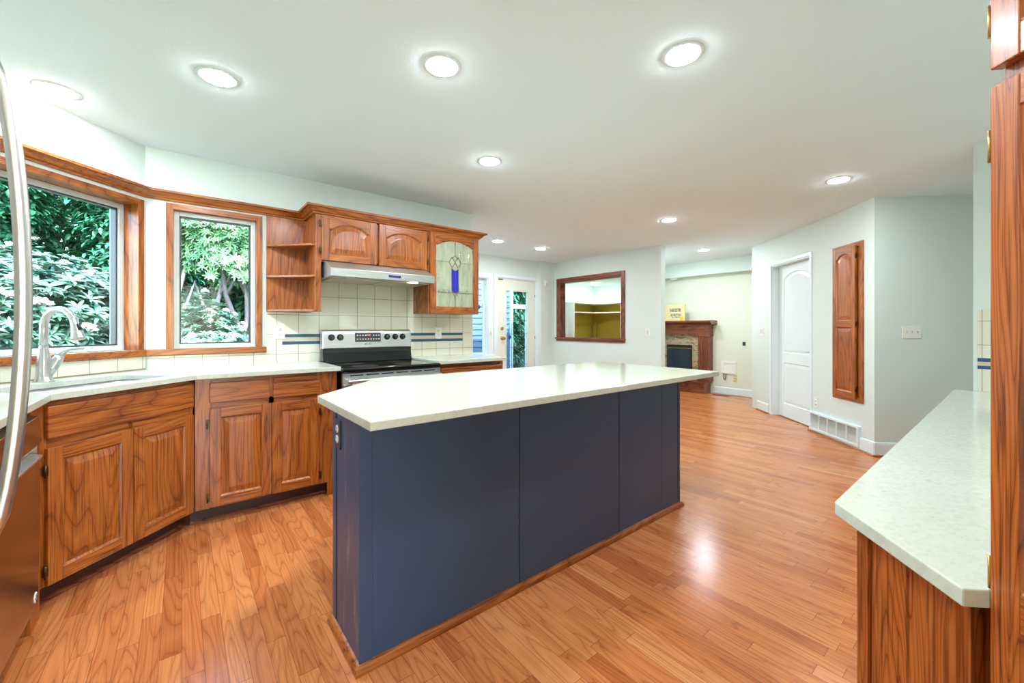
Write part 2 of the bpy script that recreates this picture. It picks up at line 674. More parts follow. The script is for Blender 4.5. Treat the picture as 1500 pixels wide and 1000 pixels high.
def panel_door(root, x0, x1, z0, z1, yf, arch=0.0, stile=0.055, rail=0.055, top=None, mid=None, th=0.019, mats=None, hinges=(), name='door',
               relief=0.008, glass=False, hmat=None):
    """frame-and-panel door; front face at local y = yf. mid: list of (z0,z1) rails. Returns the door and its openings."""
    mv, mh = mats or (OAK['z'], OAK['x'])
    top = top or rail
    b = MB()
    b.box(x0, x0 + stile, yf, yf + th, z0, z1, 0)
    b.box(x1 - stile, x1, yf, yf + th, z0, z1, 0)
    xi0, xi1 = x0 + stile, x1 - stile
    b.box(xi0, xi1, yf, yf + th, z0, z0 + rail, 1)
    opens = []
    zb = z0 + rail
    for (m0, m1) in (mid or []):
        b.box(xi0, xi1, yf, yf + th, m0, m1, 1)
        opens.append((zb, m0, 0.0))
        zb = m1
    zt = z1 - top
    opens.append((zb, zt, arch))
    if arch:
        pts = open_pts(xi0, xi1, zb, zt, arch, 0.0)[2:]
        b.prism(pts + [(xi0, z1), (xi1, z1)], 'y', yf, yf + th, 1)
    else:
        b.box(xi0, xi1, yf, yf + th, zt, z1, 1)
    for (a, c, ar) in opens:      # sloped inner edge
        r0 = [(p[0], yf + 0.0015, p[1]) for p in open_pts(xi0, xi1, a, c, ar, 0.0)]
        r1 = [(p[0], yf + 0.0015 + relief, p[1]) for p in open_pts(xi0, xi1, a, c, ar, 0.009)]
        r2 = [(p[0], yf + th - 0.002, p[1]) for p in open_pts(xi0, xi1, a, c, ar, 0.009)]
        b.rings([r0, r1, r2], mi=0)
    d = b.build(name, [mv, mh], root, bevel=0.0022)
    if not glass:
        for (a, c, ar) in opens:
            p = MB()
            R_ = [(0.007, relief + 0.003), (0.013, relief + 0.003), (0.042, 0.0035), (0.046, 0.003)]
            rr = [[(q[0], yf + dy, q[1]) for q in open_pts(xi0, xi1, a, c, ar, ins)] for ins, dy in R_]
            back = [(q[0], yf + th - 0.001, q[1]) for q in open_pts(xi0, xi1, a, c, ar, 0.007)]
            p.rings([back] + rr, True, True)
            p.build('raised_panel', mv, d)
    for h in hinges:
        hinge_part(d, h[0], h[1], yf, hmat, h[2] if len(h) > 2 else 1, hmat is BRASS)
    return d, opens


def text_mesh(body, size, mat, parent, loc, rotz=0.0, name='lettering', extrude=0.0006):
    cu = bpy.data.curves.new(name, 'FONT')
    cu.body = body
    cu.size = size
    cu.extrude = extrude
    cu.align_x = 'CENTER'
    cu.align_y = 'CENTER'
    tmp = bpy.data.objects.new(name, cu)
    COL.objects.link(tmp)
    dg = bpy.context.evaluated_depsgraph_get()
    me = bpy.data.meshes.new_from_object(tmp.evaluated_get(dg))
    bpy.data.objects.remove(tmp)
    me.materials.clear()
    me.materials.append(mat)
    o = bpy.data.objects.new(name, me)
    COL.objects.link(o)
    o.parent = parent
    o.location = loc
    o.rotation_euler = (R(90), 0, R(rotz))
    return o


# ------------------------------------------------------------------ key plan lines
C = 2.44
WY = 3.72                     # range wall
S0 = (-0.196, 3.72)           # where the sink wall meets it (45 degrees)
L0 = (5.09, 0.86)             # corner of the angled wall
PX = 5.535                    # pass-through wall
DY = 5.66                     # garden-door wall
FX = 7.68                     # fireplace wall
WT = 0.14                     # worktop height helper (wall thickness)
H_TOP = 0.93                  # worktops along the range wall
H_ISL = 0.92
H_DESK = 0.79

# ------------------------------------------------------------------ floor, ceiling, walls
PLAN = [(-1.2, -4.1), (10.1, -4.1), (10.1, 8.1), (7.7, 8.1), (5.5, 5.82), (2.3, 5.82), (2.3, 3.88), (-0.26, 3.88), (-1.2, 2.94)]
struct(slab(PLAN, [], -0.12, 0.0).build('floor', FLOOR), 'glossy orange oak strip floor', 'floor')
ROOF = [(-1.4, -6.4), (10.3, -6.4), (10.3, 8.4), (7.6, 8.4), (5.4, 6.1), (2.0, 6.1), (2.0, 4.1), (-0.35, 4.1), (-1.4, 3.05)]  # rear edge stretched into an unseen overhang that keeps the sun out
struct(slab(ROOF, [], C, C + 0.16).build('ceiling', CEIL), 'white textured ceiling', 'ceiling')
w = wall_with_holes(-0.19, 2.445, 0, C, 0, WT, [(-0.056, 0.463, 1.06, 2.05)])
wall_range = struct(weld(w.build('wall_range', WALL, loc=(0, WY, 0))))
w = wall_with_holes(-1.222, 0.03, 0, C, 0, 0.16, [(-1.08, -0.038, 1.06, 2.043)])
wall_sink = struct(weld(w.build('wall_sink', WALL, loc=(S0[0], S0[1], 0), rot=45)))
struct(MB().box(-1.2, -1.06, -4.0, 2.88, 0, C).build('wall_left', WALL))
w = wall_with_holes(-10.2, 1.2, 0, C, 0, 0.14, [(-4.6, 0.6, 0.25, 2.2)])  # opening for the added rear window
struct(weld(w.build('wall_rear', WALL, loc=(0, -4.0, 0), rot=180)))
struct(MB().box(2.30, 2.445, WY + WT, DY, 0, C).build('wall_nook', WALL))
w = wall_with_holes(2.30, 5.182, 0, C, 0, WT, [(3.30, 4.04, 0.75, 2.06), (4.235, 5.145, 0, 2.085)])
struct(weld(w.build('wall_door', WALL, loc=(0, DY, 0))))
struct(MB().box(5.182, PX, 5.57, DY + WT, 0, C).build('wall_pilaster', WALL))
# pass-through wall: local x = -Y
w = wall_with_holes(-5.68, -3.345, 0, C, 0, 0.12, [(-5.43, -4.04, 1.035, 2.06)])
struct(weld(w.build('wall_passthrough', WALL, loc=(PX, 0, 0), rot=-90)))
# angled wall: local x runs towards the corner, origin at the corner
w = wall_with_holes(-2.426, 0.0, 0, C, 0, 0.12, [(-1.85, -0.985, 0, 2.065), (-0.53, -0.175, 0.49, 2.04)])
wall_ang = struct(weld(w.build('wall_angled', WALL, loc=(L0[0], L0[1], 0), rot=-135)))
# wall behind the corner, direction (1,-1): local frame rot -45, x along
struct(MB().box(0.12, 2.1, 0, 0.12, 0, C).build('wall_right', WALL, loc=(L0[0], L0[1], 0), rot=-45))
struct(MB().box(4.12, 4.24, -0.45, 0.195, 0, C).build('wall_stub', WALL))
struct(MB().box(1.46, 6.6, -0.57, -0.45, 0, C).build('wall_desk', WALL))
struct(MB().box(FX, FX + 0.14, 1.2, 5.24, 0, C).build('wall_fireplace', WALLF))
b = MB()
pa, pb = Vector((5.66, 3.45)), Vector((9.66, 6.86))
e = (pb - pa).normalized()
nn = Vector((-e.y, e.x)) * 0.1
b.prism([tuple(pa), tuple(pb), tuple(pb + nn), tuple(pa + nn)], 'z', 0, C)
struct(b.build('wall_partition', WALL))
struct(MB().box(7.7, 9.74, 7.97, 8.1, 0, C).build('wall_storage', WALL))
struct(MB().box(9.6, 9.74, 6.6, 7.97, 0, C).build('wall_storage_side', WALL))
b = MB()
b.prism([(5.60, 5.72), (7.78, 7.97), (7.68, 8.06), (5.50, 5.81)], 'z', 0, C)
struct(b.build('wall_storage_front', WALL))
struct(MB().box(6.9, 7.02, -0.45, 2.2, 0, C).build('wall_hall', WALL))
struct(MB().box(7.5, FX, 1.2, 5.1, 2.19, C).build('trim_9', WALL))

# baseboards
def baseboard(name, x0, x1, loc, rot, shoe=True):
    b = MB()
    b.prism([(0, 0.012), (-0.014, 0.012), (-0.014, 0.11), (-0.010, 0.128), (-0.004, 0.133), (0, 0.133)], 'x', x0, x1, 0)
    o = struct(b.build(name, TRIMW, loc=loc, rot=rot))
    if shoe:
        s = MB()
        s.prism([(-0.014, 0), (-0.03, 0), (-0.029, 0.007), (-0.023, 0.014), (-0.014, 0.016)], 'x', x0, x1, 0)
        s.build('shoe_moulding', OAK['x'], o)
    return o


baseboard('baseboard_angled', -0.165, 0.02, (L0[0], L0[1], 0), -135)
baseboard('baseboard_corner', -2.25, -1.93, (L0[0], L0[1], 0), -135)
baseboard('baseboard_right', -0.02, 1.2, (L0[0], L0[1], 0), -45)
baseboard('baseboard_fireplace', -3.55, -1.3, (FX, 0, 0), -90, False)
baseboard('baseboard_vent', -0.985, -0.165, (L0[0], L0[1], 0), -135)

# ------------------------------------------------------------------ crown and sill trims
q = math.sqrt(0.5)
sx = lambda t: (S0[0] - t * q, S0[1] - t * q)
CROWN = [(0, 2.093), (0.016, 2.093), (0.020, 2.103), (0.030, 2.107), (0.040, 2.122), (0.052, 2.131), (0.056, 2.134), (0.068, 2.136), (0.070, 2.151), (0, 2.151)]
b = sweep([sx(1.215), S0, (0.80, WY), (0.80, 3.41), (2.312, 3.41), (2.312, WY)], CROWN)
struct(b.build('trim_1', OAK['x']), 'oak crown moulding over windows and wall cabinets', 'moulding')
SILL = [(-0.0, 1.017), (0.026, 1.017), (0.031, 1.022), (0.031, 1.056), (0.026, 1.063), (-0.0, 1.063)]
b = sweep([sx(1.215), S0, (0.516, WY)], SILL)
struct(b.build('trim_2', OAK['x']), 'oak sill band under both kitchen windows', 'sill')


# ------------------------------------------------------------------ windows
def window(name, loc, rot, hx0, hx1, hz0, hz1, depth, cas, wallt, jamb_mat=None, head_white=False):
    """wood casing and jamb, vinyl frame, glass"""
    r = frame_root(name, loc, rot)
    b = MB()
    z0 = hz0
    for x0, x1 in ((hx0 - cas, hx0), (hx1, hx1 + cas)):
        b.box(x0, x1, -0.014, 0.0, z0, hz1 + cas, 0)
    b.box(hx0, hx1, -0.014, 0.0, hz1, hz1 + cas, 1)
    b.box(hx0 - 0.002, hx0 + 0.012, -0.014, depth, z0, hz1, 0)
    b.box(hx1 - 0.012, hx1 + 0.002, -0.014, depth, z0, hz1, 0)
    b.box(hx0, hx1, -0.014, depth, hz1 - 0.012, hz1 + 0.002, 1)
    b.build('casing', [OAK['z'], OAK['x']], r, bevel=0.002)
    f = MB()
    fw = 0.032
    x0, x1, a0, a1 = hx0 + 0.012, hx1 - 0.012, hz0, hz1 - 0.012
    y0, y1 = depth - 0.02, depth + 0.05
    f.box(x0, x0 + fw, y0, y1, a0, a1)
    f.box(x1 - fw, x1, y0, y1, a0, a1)
    f.box(x0 + fw, x1 - fw, y0, y1, a1 - fw, a1)
    f.box(x0 + fw, x1 - fw, y0, y1, a0, a0 + fw)
    f.build('frame', VINYL, r, bevel=0.003)
    g = MB()
    g.box(x0 + fw, x1 - fw, y0 + 0.028, y0 + 0.034, a0 + fw, a1 - fw)
    g.build('pane', PANE, r)
    s = MB()
    s.box(x0 + fw, x0 + fw + 0.01, y0 + 0.012, y0 + 0.05, a0 + fw, a1 - fw)
    s.box(x1 - fw - 0.01, x1 - fw, y0 + 0.012, y0 + 0.05, a0 + fw, a1 - fw)
    s.box(x0 + fw, x1 - fw, y0 + 0.012, y0 + 0.05, a1 - fw - 0.008, a1 - fw)
    s.box(x0 + fw, x1 - fw, y0 + 0.012, y0 + 0.05, a0 + fw, a0 + fw + 0.008)
    s.build('glazing_bead', GREYD, r)
    return r


window('window_1', (S0[0], S0[1], 0), 45, -1.08, -0.038, 1.063, 2.043, 0.115, 0.026, 0.16)
window('window_2', (0, WY, 0), 0, -0.056, 0.463, 1.063, 2.05, 0.05, 0.028, WT)

# window by the garden door
r = frame_root('window_3', (0, DY, 0), 0)
b = MB()
b.box(4.04, 4.14, -0.018, 0, 0.72, 2.13)
b.box(3.2, 3.30, -0.018, 0, 0.72, 2.13)
b.box(3.30, 4.04, -0.018, 0, 2.06, 2.13)
b.box(4.025, 4.04, 0, 0.1, 0.75, 2.06)
b.box(3.30, 4.04, 0, 0.1, 2.045, 2.06)
b.box(3.18, 4.16, -0.04, 0.1, 0.72, 0.752)
b.build('casing', TRIMW, r, bevel=0.003)
b = MB()
for z0, z1, y in ((0.752, 1.66, 0.06), (1.62, 2.045, 0.085)):
    b.box(3.30, 3.34, y, y + 0.03, z0, z1)
    b.box(3.985, 4.025, y, y + 0.03, z0, z1)
    b.box(3.34, 3.985, y, y + 0.03, z0, z0 + 0.04)
    b.box(3.34, 3.985, y, y + 0.03, z1 - 0.04, z1)
b.build('sash', TRIMW, r, bevel=0.003)
MB().box(3.34, 3.985, 0.07, 0.075, 0.79, 1.62).box(3.34, 3.985, 0.095, 0.1, 1.66, 2.0).build('pane', PANE, r)
b = MB()
b.lathe([(0.0, 0), (0.034, 0), (0.036, 0.003), (0.0, 0.003)], (3.90, 0.066, 1.56), 'y', 20)
b.build('round_sticker', plain('sticker_blue', srgb(20, 50, 130), 0.4), r)

# wide unseen window, added behind the camera to let in sky fill
r = frame_root('added_fill_window', (0, -4.0, 0), 180)
b = MB()
for x in (-4.6, -2.9, -1.15, 0.55):
    b.box(x, x + 0.05, 0.02, 0.09, 0.25, 2.2)
b.box(-4.6, 0.6, 0.02, 0.09, 0.25, 0.30)
b.box(-4.6, 0.6, 0.02, 0.09, 2.15, 2.2)
b.build('frame', VINYL, r, bevel=0.003)
MB().box(-4.55, 0.55, 0.05, 0.056, 0.30, 2.15).build('pane', PANE, r)

# garden door
r = frame_root('door_1', (0, DY, 0), 0)
b = MB()
b.box(4.16, 4.235, -0.018, 0, 0, 2.13)
b.box(5.145, 5.182, -0.018, 0, 0, 2.13)
b.box(4.235, 5.145, -0.018, 0, 2.085, 2.13)
b.box(4.235, 4.262, 0, 0.1, 0, 2.085)
b.box(5.118, 5.145, 0, 0.1, 0, 2.085)
b.box(4.262, 5.118, 0, 0.1, 2.066, 2.085)
b.build('casing', TRIMW, r, bevel=0.003)
b = MB()
DX0, DX1, GX0, GX1, GZ0, GZ1 = 4.27, 5.11, 4.444, 4.94, 0.30, 1.865
b.box(DX0, GX0, 0.012, 0.056, 0.01, 2.062)
b.box(GX1, DX1, 0.012, 0.056, 0.01, 2.062)
b.box(GX0, GX1, 0.012, 0.056, GZ1, 2.062)
b.box(GX0, GX1, 0.012, 0.056, 0.01, GZ0)
leaf = b.build('door_leaf', CREAMW, r, bevel=0.002)
b = MB()
t = 0.02
for x0, x1, z0, z1 in ((GX0 - t, GX0 + 0.004, GZ0 - t, GZ1 + t), (GX1 - 0.004, GX1 + t, GZ0 - t, GZ1 + t), (GX0, GX1, GZ1 - 0.004, GZ1 + t), (GX0, GX1, GZ0 - t, GZ0 + 0.004)):
    b.box(x0, x1, 0.004, 0.02, z0, z1)
b.build('glazing_bead', CREAMW, leaf, bevel=0.003)
MB().box(GX0, GX1, 0.03, 0.036, GZ0, GZ1).build('pane', PANE, leaf)
b = MB()
for x in (4.585, 4.765):
    b.box(x - 0.003, x + 0.003, 0.026, 0.03, GZ0, GZ1)
for z in (0.55, 0.86, 1.10, 1.34, 1.60):
    b.box(GX0, GX1, 0.026, 0.03, z - 0.003, z + 0.003)
b.build('leaded_bars', GREYD, leaf)
b = MB()
b.lathe([(0.0, 0.012), (0.031, 0.012), (0.031, 0.004), (0.012, 0.0), (0.012, -0.03), (0.026, -0.042), (0.028, -0.056), (0.018, -0.066), (0.0, -0.066)], (4.353, 0.0, 1.03), 'y', 24)
b.build('knob', BRASS, leaf)
b = MB()
b.lathe([(0.0, 0.012), (0.03, 0.012), (0.03, 0.002), (0.02, -0.006), (0.0, -0.006)], (4.353, 0, 1.198), 'y', 24)
b.box(4.347, 4.359, -0.02, -0.004, 1.18, 1.216)
b.build('deadbolt', BRASS, leaf)
for z in (0.28, 1.03, 1.80):
    hinge_part(leaf, 5.113, z, 0.006, BRASS)
b = MB()
b.lathe([(0.0, 0), (0.036, 0), (0.036, 0.002), (0.0, 0.002)], (4.535, 0.026, 1.045), 'y', 24)
b.build('round_sticker', bpy.data.materials['sticker_blue'], leaf)
MB().box(4.275, 4.36, -0.004, 0.012, 2.045, 2.062).build('door_contact', SLOT, leaf)

# panelled white door in the angled wall
r = frame_root('door_2', (L0[0], L0[1], 0), -135)
b = MB()
b.box(-0.985, -0.945, -0.012, 0, 0, 2.105)
b.box(-1.89, -1.85, -0.012, 0, 0, 2.105)
b.box(-1.85, -0.985, -0.012, 0, 2.065, 2.105)
b.box(-0.997, -0.985, 0, 0.12, 0, 2.065)
b.box(-1.85, -1.838, 0, 0.12, 0, 2.065)
b.box(-1.838, -0.997, 0, 0.12, 2.05, 2.065)
b.build('casing', TRIMW, r, bevel=0.003)
wd, _ = panel_door(r, -1.836, -0.999, 0.01, 2.048, 0.085, arch=0.075, stile=0.12, rail=0.18, top=0.10, mid=[(0.74, 0.875)], th=0.035,
                   mats=(TRIMW, TRIMW), name='door_leaf', relief=0.006)
b = MB()
b.lathe([(0.0, 0), (0.026, 0), (0.026, -0.008), (0.011, -0.012), (0.011, -0.04), (0, -0.04)], (-1.065, 0.085, 0.915), 'y', 20)
b.tube([(-1.065, 0.048, 0.915), (-1.11, 0.046, 0.915), (-1.17, 0.048, 0.913)], [0.008, 0.007, 0.006], 10)
b.build('lever_handle', NICKEL, wd)

# edge of the passage beyond the angled wall, with its latch plate
r = frame_root('trim_4', (L0[0], L0[1], 0), -135)
MB().box(-2.475, -2.427, 0.03, 0.075, 0, 2.19).build('edge_board', plain('olive_grey_edge', srgb(150, 156, 132), 0.5), r)
MB().box(-2.47, -2.45, 0.027, 0.03, 0.92, 0.99).build('latch_plate', BRONZE, r)

# pass-through opening casing
r = frame_root('trim_3', (PX, 0, 0), -90, 'stained wood casing around the pass-through opening', 'casing')
hx0, hx1, hz0, hz1, cs = -5.43, -4.04, 1.035, 2.06, 0.07
b = MB()
for a, c in ((hx0 - cs, hx0), (hx1, hx1 + cs)):
    b.box(a, c, -0.02, 0, hz0, hz1 + cs, 0)
b.box(hx0, hx1, -0.02, 0, hz1, hz1 + cs, 1)
b.box(hx0 - cs - 0.02, hx1 + cs + 0.01, -0.045, 0.14, hz0 - 0.03, hz0, 1)
b.box(hx0 - cs, hx1 + cs, -0.025, 0, hz0 - 0.065, hz0 - 0.03, 1)
b.box(hx0 - 0.002, hx0 + 0.014, 0, 0.14, hz0, hz1, 0)
b.box(hx1 - 0.014, hx1 + 0.002, 0, 0.14, hz0, hz1, 0)
b.box(hx0, hx1, 0, 0.14, hz1 - 0.014, hz1 + 0.002, 1)
b.build('casing', [CHERRY['z'], CHERRY['x']], r, bevel=0.004)

# ------------------------------------------------------------------ tile backsplash
TILE_R = tile_mat('cream_tiles', 0.1575, 0.1575, 0.904, 1.156, CREAM, GROUT)
TILE_S = tile_mat('cream_tiles_sink', 0.1575, 0.30, -0.02, 0.93, CREAM, GROUT)
b = MB()
b.box(-0.18, 0.52, -0.008, 0, H_TOP, 1.017)
b.box(0.52, 2.445, -0.008, 0, H_TOP, 1.074)
b.box(0.52, 2.445, -0.008, 0, 1.158, 1.72)
b.box(0.52, 0.628, -0.008, 0, 1.074, 1.158)
b.box(2.321, 2.445, -0.008, 0, 1.074, 1.158)
o = b.build('tile_backsplash', TILE_R, wall_range)
b = MB()
b.box(0.628, 2.321, -0.0085, 0, 1.134, 1.158)
b.build('blue_tile_strip', BLUETILE, wall_range)
MB().box(0.628, 2.321, -0.0085, 0, 1.074, 1.100).build('blue_tile_strip', BLUETILE, wall_range)
MB().box(0.628, 2.321, -0.0082, 0, 1.100, 1.134).build('beige_tile_strip', BEIGETILE, wall_range)
b = MB()
for k in range(12):
    z = H_TOP + 0.06 * k
    if z < 1.62:
        b.box(2.437, 2.4475 + random.uniform(0, 0.004), -0.011, 0.0, z, min(z + 0.062, 1.66))
b.build('caulk_strip', PLATE, wall_range)
MB().box(-1.215, 0.0, -0.008, 0, H_TOP, 1.017).build('tile_backsplash', TILE_S, wall_sink)
TILE_D = tile_mat('cream_tiles_desk', 0.1575, 0.1575, 0.0, 0.938, CREAM, GROUT)
st = frame_root('trim_5', (4.12, 0, 0), -90, 'cream tile splashback with blue strips above desk counter', 'tile splashback')
b = MB()
b.box(-0.176, 0.44, -0.008, 0, H_DESK, 0.938)
b.box(-0.176, 0.44, -0.008, 0, 1.011, 1.33)
b.build('tile_backsplash', TILE_D, st)
MB().box(-0.176, 0.44, -0.0085, 0, 0.986, 1.011).build('blue_tile_strip', BLUETILE, st)
MB().box(-0.176, 0.44, -0.0085, 0, 0.938, 0.960).build('blue_tile_strip', BLUETILE, st)
MB().box(-0.176, 0.44, -0.0082, 0, 0.960, 0.986).build('beige_tile_strip', BEIGETILE, st)


# ------------------------------------------------------------------ base cabinets
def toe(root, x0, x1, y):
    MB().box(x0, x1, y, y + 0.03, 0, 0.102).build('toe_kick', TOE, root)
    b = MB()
    b.prism([(y, 0), (y - 0.012, 0), (y - 0.012, 0.012), (y - 0.006, 0.018), (y, 0.02)], 'x', x0, x1)
    b.build('shoe_moulding', CHERRY['x'], root)


def face_frame(b, x0, x1, z0, z1, stiles, rails, th=0.019):
    for a, c in stiles:
        b.box(a, c, 0, th, z0, z1, 0)
    for a, c, p, q_ in rails:
        b.box(p, q_, 0, th, a, c, 1)


FZ = H_TOP - 0.03
# cabinet between the sink and the range
g1 = thing('base_cabinet', 'oak base cabinet with two doors between the sink corner and the range', 'cabinet', (0, 3.128, 0))
b = MB()
face_frame(b, 0.062, 0.885, 0.1, FZ, [(0.062, 0.145), (0.450, 0.480), (0.745, 0.82)],
           [(0.1, 0.125, 0.145, 0.745), (0.695, 0.755, 0.145, 0.745), (0.86, FZ, 0.145, 0.450), (0.835, 0.85, 0.48, 0.745), (0.87, FZ, 0.48, 0.745)])
b.box(0.07, 0.88, 0.019, 0.57, 0.1, FZ - 0.002, 0)
b.build('body', [OAK['z'], OAK['x']], g1, bevel=0.0015)
MB().box(0.82, 0.885, 0.012, 0.03, 0.0, FZ).build('filler_strip', OAK['z'], g1)
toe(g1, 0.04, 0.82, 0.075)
panel_door(g1, 0.134, 0.463, 0.112, 0.712, -0.019, hinges=[(0.128, 0.62, -1), (0.128, 0.17, -1)])
panel_door(g1, 0.467, 0.757, 0.112, 0.712, -0.019, hinges=[(0.763, 0.62), (0.763, 0.17)])
MB().box(0.134, 0.452, -0.019, 0, 0.749, 0.872).build('drawer_front', OAK['x'], g1, bevel=0.004)
MB().box(0.473, 0.757, -0.019, 0, 0.745, 0.837).build('drawer_front', OAK['x'], g1, bevel=0.004)
MB().box(0.478, 0.748, -0.012, 0.02, 0.848, 0.872).build('cutting_board', OAK['x'], g1, bevel=0.004)

# sink cabinet at 45 degrees
F0 = (0.058 - 0.018 * q, 3.11 + 0.018 * q)
g2 = thing('sink_cabinet', 'angled oak sink cabinet with two doors below the sink', 'cabinet', (F0[0], F0[1], 0), 45)
b = MB()
face_frame(b, -0.747, 0.0, 0.1, FZ, [(-0.747, -0.70), (-0.365, -0.34), (-0.012, 0.012)],
           [(0.1, 0.125, -0.70, -0.012), (0.68, 0.74, -0.70, -0.012), (0.86, FZ, -0.70, -0.012)])
b.box(-0.74, -0.002, 0.019, 0.05, 0.1, FZ - 0.002, 0)
b.box(-0.74, -0.71, 0.05, 0.5, 0.1, FZ - 0.002, 0)
b.box(-0.74, -0.002, 0.05, 0.5, 0.1, 0.12, 0)
b.build('body', [OAK['z'], OAK['x']], g2, bevel=0.0015)
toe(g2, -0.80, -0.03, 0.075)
panel_door(g2, -0.711, -0.354, 0.105, 0.692, -0.019, hinges=[(-0.717, 0.60, -1), (-0.717, 0.17, -1)])
panel_door(g2, -0.350, 0.0, 0.105, 0.692, -0.019)
MB().box(-0.711, 0.0, -0.019, 0, 0.733, 0.872).build('drawer_front', OAK['x'], g2, bevel=0.004)

# stile beside the dishwasher, then the dishwasher; local x = +Y
g3 = thing('filler_cabinet', 'narrow oak filler panel between sink cabinet and dishwasher', 'cabinet panel', (-0.462, 2.44, 0), 90)
MB().box(0.004, 0.135, 0, 0.3, 0.0, FZ).build('panel', OAK['z'], g3, bevel=0.0015)
dw = thing('dishwasher', 'stainless dishwasher with recessed handle beside the sink cabinet', 'dishwasher', (-0.455, 2.44, 0), 90)
MB().box(-0.595, -0.002, 0.02, 0.56, 0.09, 0.865).build('body', GREYD, dw)
b = MB()
prof = [(0.02, 0.105), (-0.006, 0.105), (-0.014, 0.14), (-0.018, 0.35), (-0.019, 0.60), (-0.018, 0.70), (0.02, 0.70)]
b.prism(prof, 'x', -0.597, -0.002)
d = b.build('door', DWSTEEL, dw, bevel=0.002)
b = MB()
b.prism([(0.02, 0.755), (-0.022, 0.755), (-0.024, 0.80), (-0.016, 0.86), (0.02, 0.872)], 'x', -0.597, -0.002)
b.box(-0.597, -0.56, -0.018, 0.02, 0.70, 0.755)
b.box(-0.03, -0.002, -0.018, 0.02, 0.70, 0.755)
b.box(-0.56, -0.03, 0.005, 0.02, 0.70, 0.755)
cp = b.build('control_panel', DWSTEEL, dw, bevel=0.002)
b = MB()
b.prism([(0.004, 0.702), (-0.030, 0.702), (-0.032, 0.712), (0.004, 0.722)], 'x', -0.56, -0.03)
b.build('handle', STEELX, dw, bevel=0.002)
for k in range(6):
    MB().box(-0.36 + 0.035 * k, -0.345 + 0.035 * k, -0.0242, -0.02, 0.79, 0.797).build('button', GREYD, cp)
b = MB()
b.lathe([(0, 0), (0.021, 0), (0.021, -0.0015), (0, -0.0015)], (-0.045, -0.0145, 0.165), 'y', 24, 0)
b.box(-0.060, -0.030, -0.0172, -0.016, 0.163, 0.167, 1)
b.box(-0.054, -0.036, -0.0172, -0.016, 0.172, 0.177, 1)
b.box(-0.048, -0.042, -0.0172, -0.016, 0.150, 0.158, 1)
b.build('oval_badge', [PLATE, SLOT], d)
MB().box(-0.59, -0.01, 0.07, 0.09, 0.005, 0.09).build('toe_kick', BLACK, dw)
for x in (-0.56, -0.02):
    MB().lathe([(0.0, 0.0), (0.018, 0.0), (0.018, 0.01), (0.008, 0.012), (0.008, 0.09), (0.0, 0.09)], (x, 0.11, 0.0)).build('foot', BLACK, dw)

# cabinet beyond the range
g4 = thing('base_cabinet', 'short oak base cabinet with one drawer beyond the range', 'cabinet', (0, 3.128, 0))
b = MB()
face_frame(b, 1.70, 2.41, 0.1, FZ, [(1.70, 1.745), (2.365, 2.41)], [(0.1, 0.125, 1.745, 2.365), (0.695, 0.75, 1.745, 2.365), (0.875, FZ, 1.745, 2.365)])
b.box(1.702, 2.408, 0.019, 0.57, 0.1, FZ - 0.002, 0)
b.build('body', [OAK['z'], OAK['x']], g4, bevel=0.0015)
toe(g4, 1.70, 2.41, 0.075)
MB().box(1.73, 2.39, -0.019, 0, 0.735, 0.862).build('drawer_front', OAK['x'], g4, bevel=0.004)
panel_door(g4, 1.73, 2.058, 0.112, 0.712, -0.019)
panel_door(g4, 2.062, 2.39, 0.112, 0.712, -0.019)


# ------------------------------------------------------------------ worktops
def tn(t_, n_):
    return (S0[0] - t_ * q + n_ * q, S0[1] - t_ * q - n_ * q)


hole = [tn(p[0], p[1]) for p in rrect(0.30, 0.97, 0.175, 0.53, 0.05)]
outer = [(0.897, 3.08), (0.069, 3.08), (-0.43, 2.581), (-0.43, 1.40), (-1.055, 1.40), (-1.055, 2.848), (-0.20, 3.703), (0.0, 3.711), (0.897, 3.711)]
o = slab(outer, [hole], FZ, H_TOP).build('countertop', QUARTZ, bevel=0.003)
tag(o, 'pale quartz countertop with sink cut-out running along the windows to the range', 'countertop')
o = slab([(1.695, 3.08), (2.40, 3.08), (2.456, 3.12), (2.456, 3.715), (1.695, 3.711)], [], FZ, H_TOP).build('countertop', QUARTZ, bevel=0.003)
tag(o, 'short pale quartz countertop beyond the range', 'countertop')

# sink
sk = thing('sink', 'undermount stainless steel sink under the angled window', 'sink', (S0[0], S0[1], 0), 45)
b = MB()
rr = []
for ins, z in ((-0.02, FZ - 0.001), (-0.004, FZ - 0.001), (0.0, FZ - 0.02), (0.006, 0.74), (0.03, 0.712), (0.2, 0.705)):
    rad = max(0.02, 0.05 - ins * 0.2)
    rr.append([(p[0], p[1], z) for p in rrect(-0.97 + ins, -0.30 - ins, -0.53 + min(ins, 0.16), -0.175 - min(ins, 0.16), rad if ins < 0.1 else 0.01)])
b.rings(rr, False, True, 0, True)
o = b.build('basin', STEELX, sk)
m_ = o.modifiers.new('gauge', 'SOLIDIFY'); m_.thickness = 0.0015
MB().lathe([(0, 0), (0.045, 0), (0.045, 0.003), (0.03, 0.004), (0.028, 0.001), (0, 0.001)], (-0.635, -0.35, 0.7065)).build('drain', STEELZ, sk)

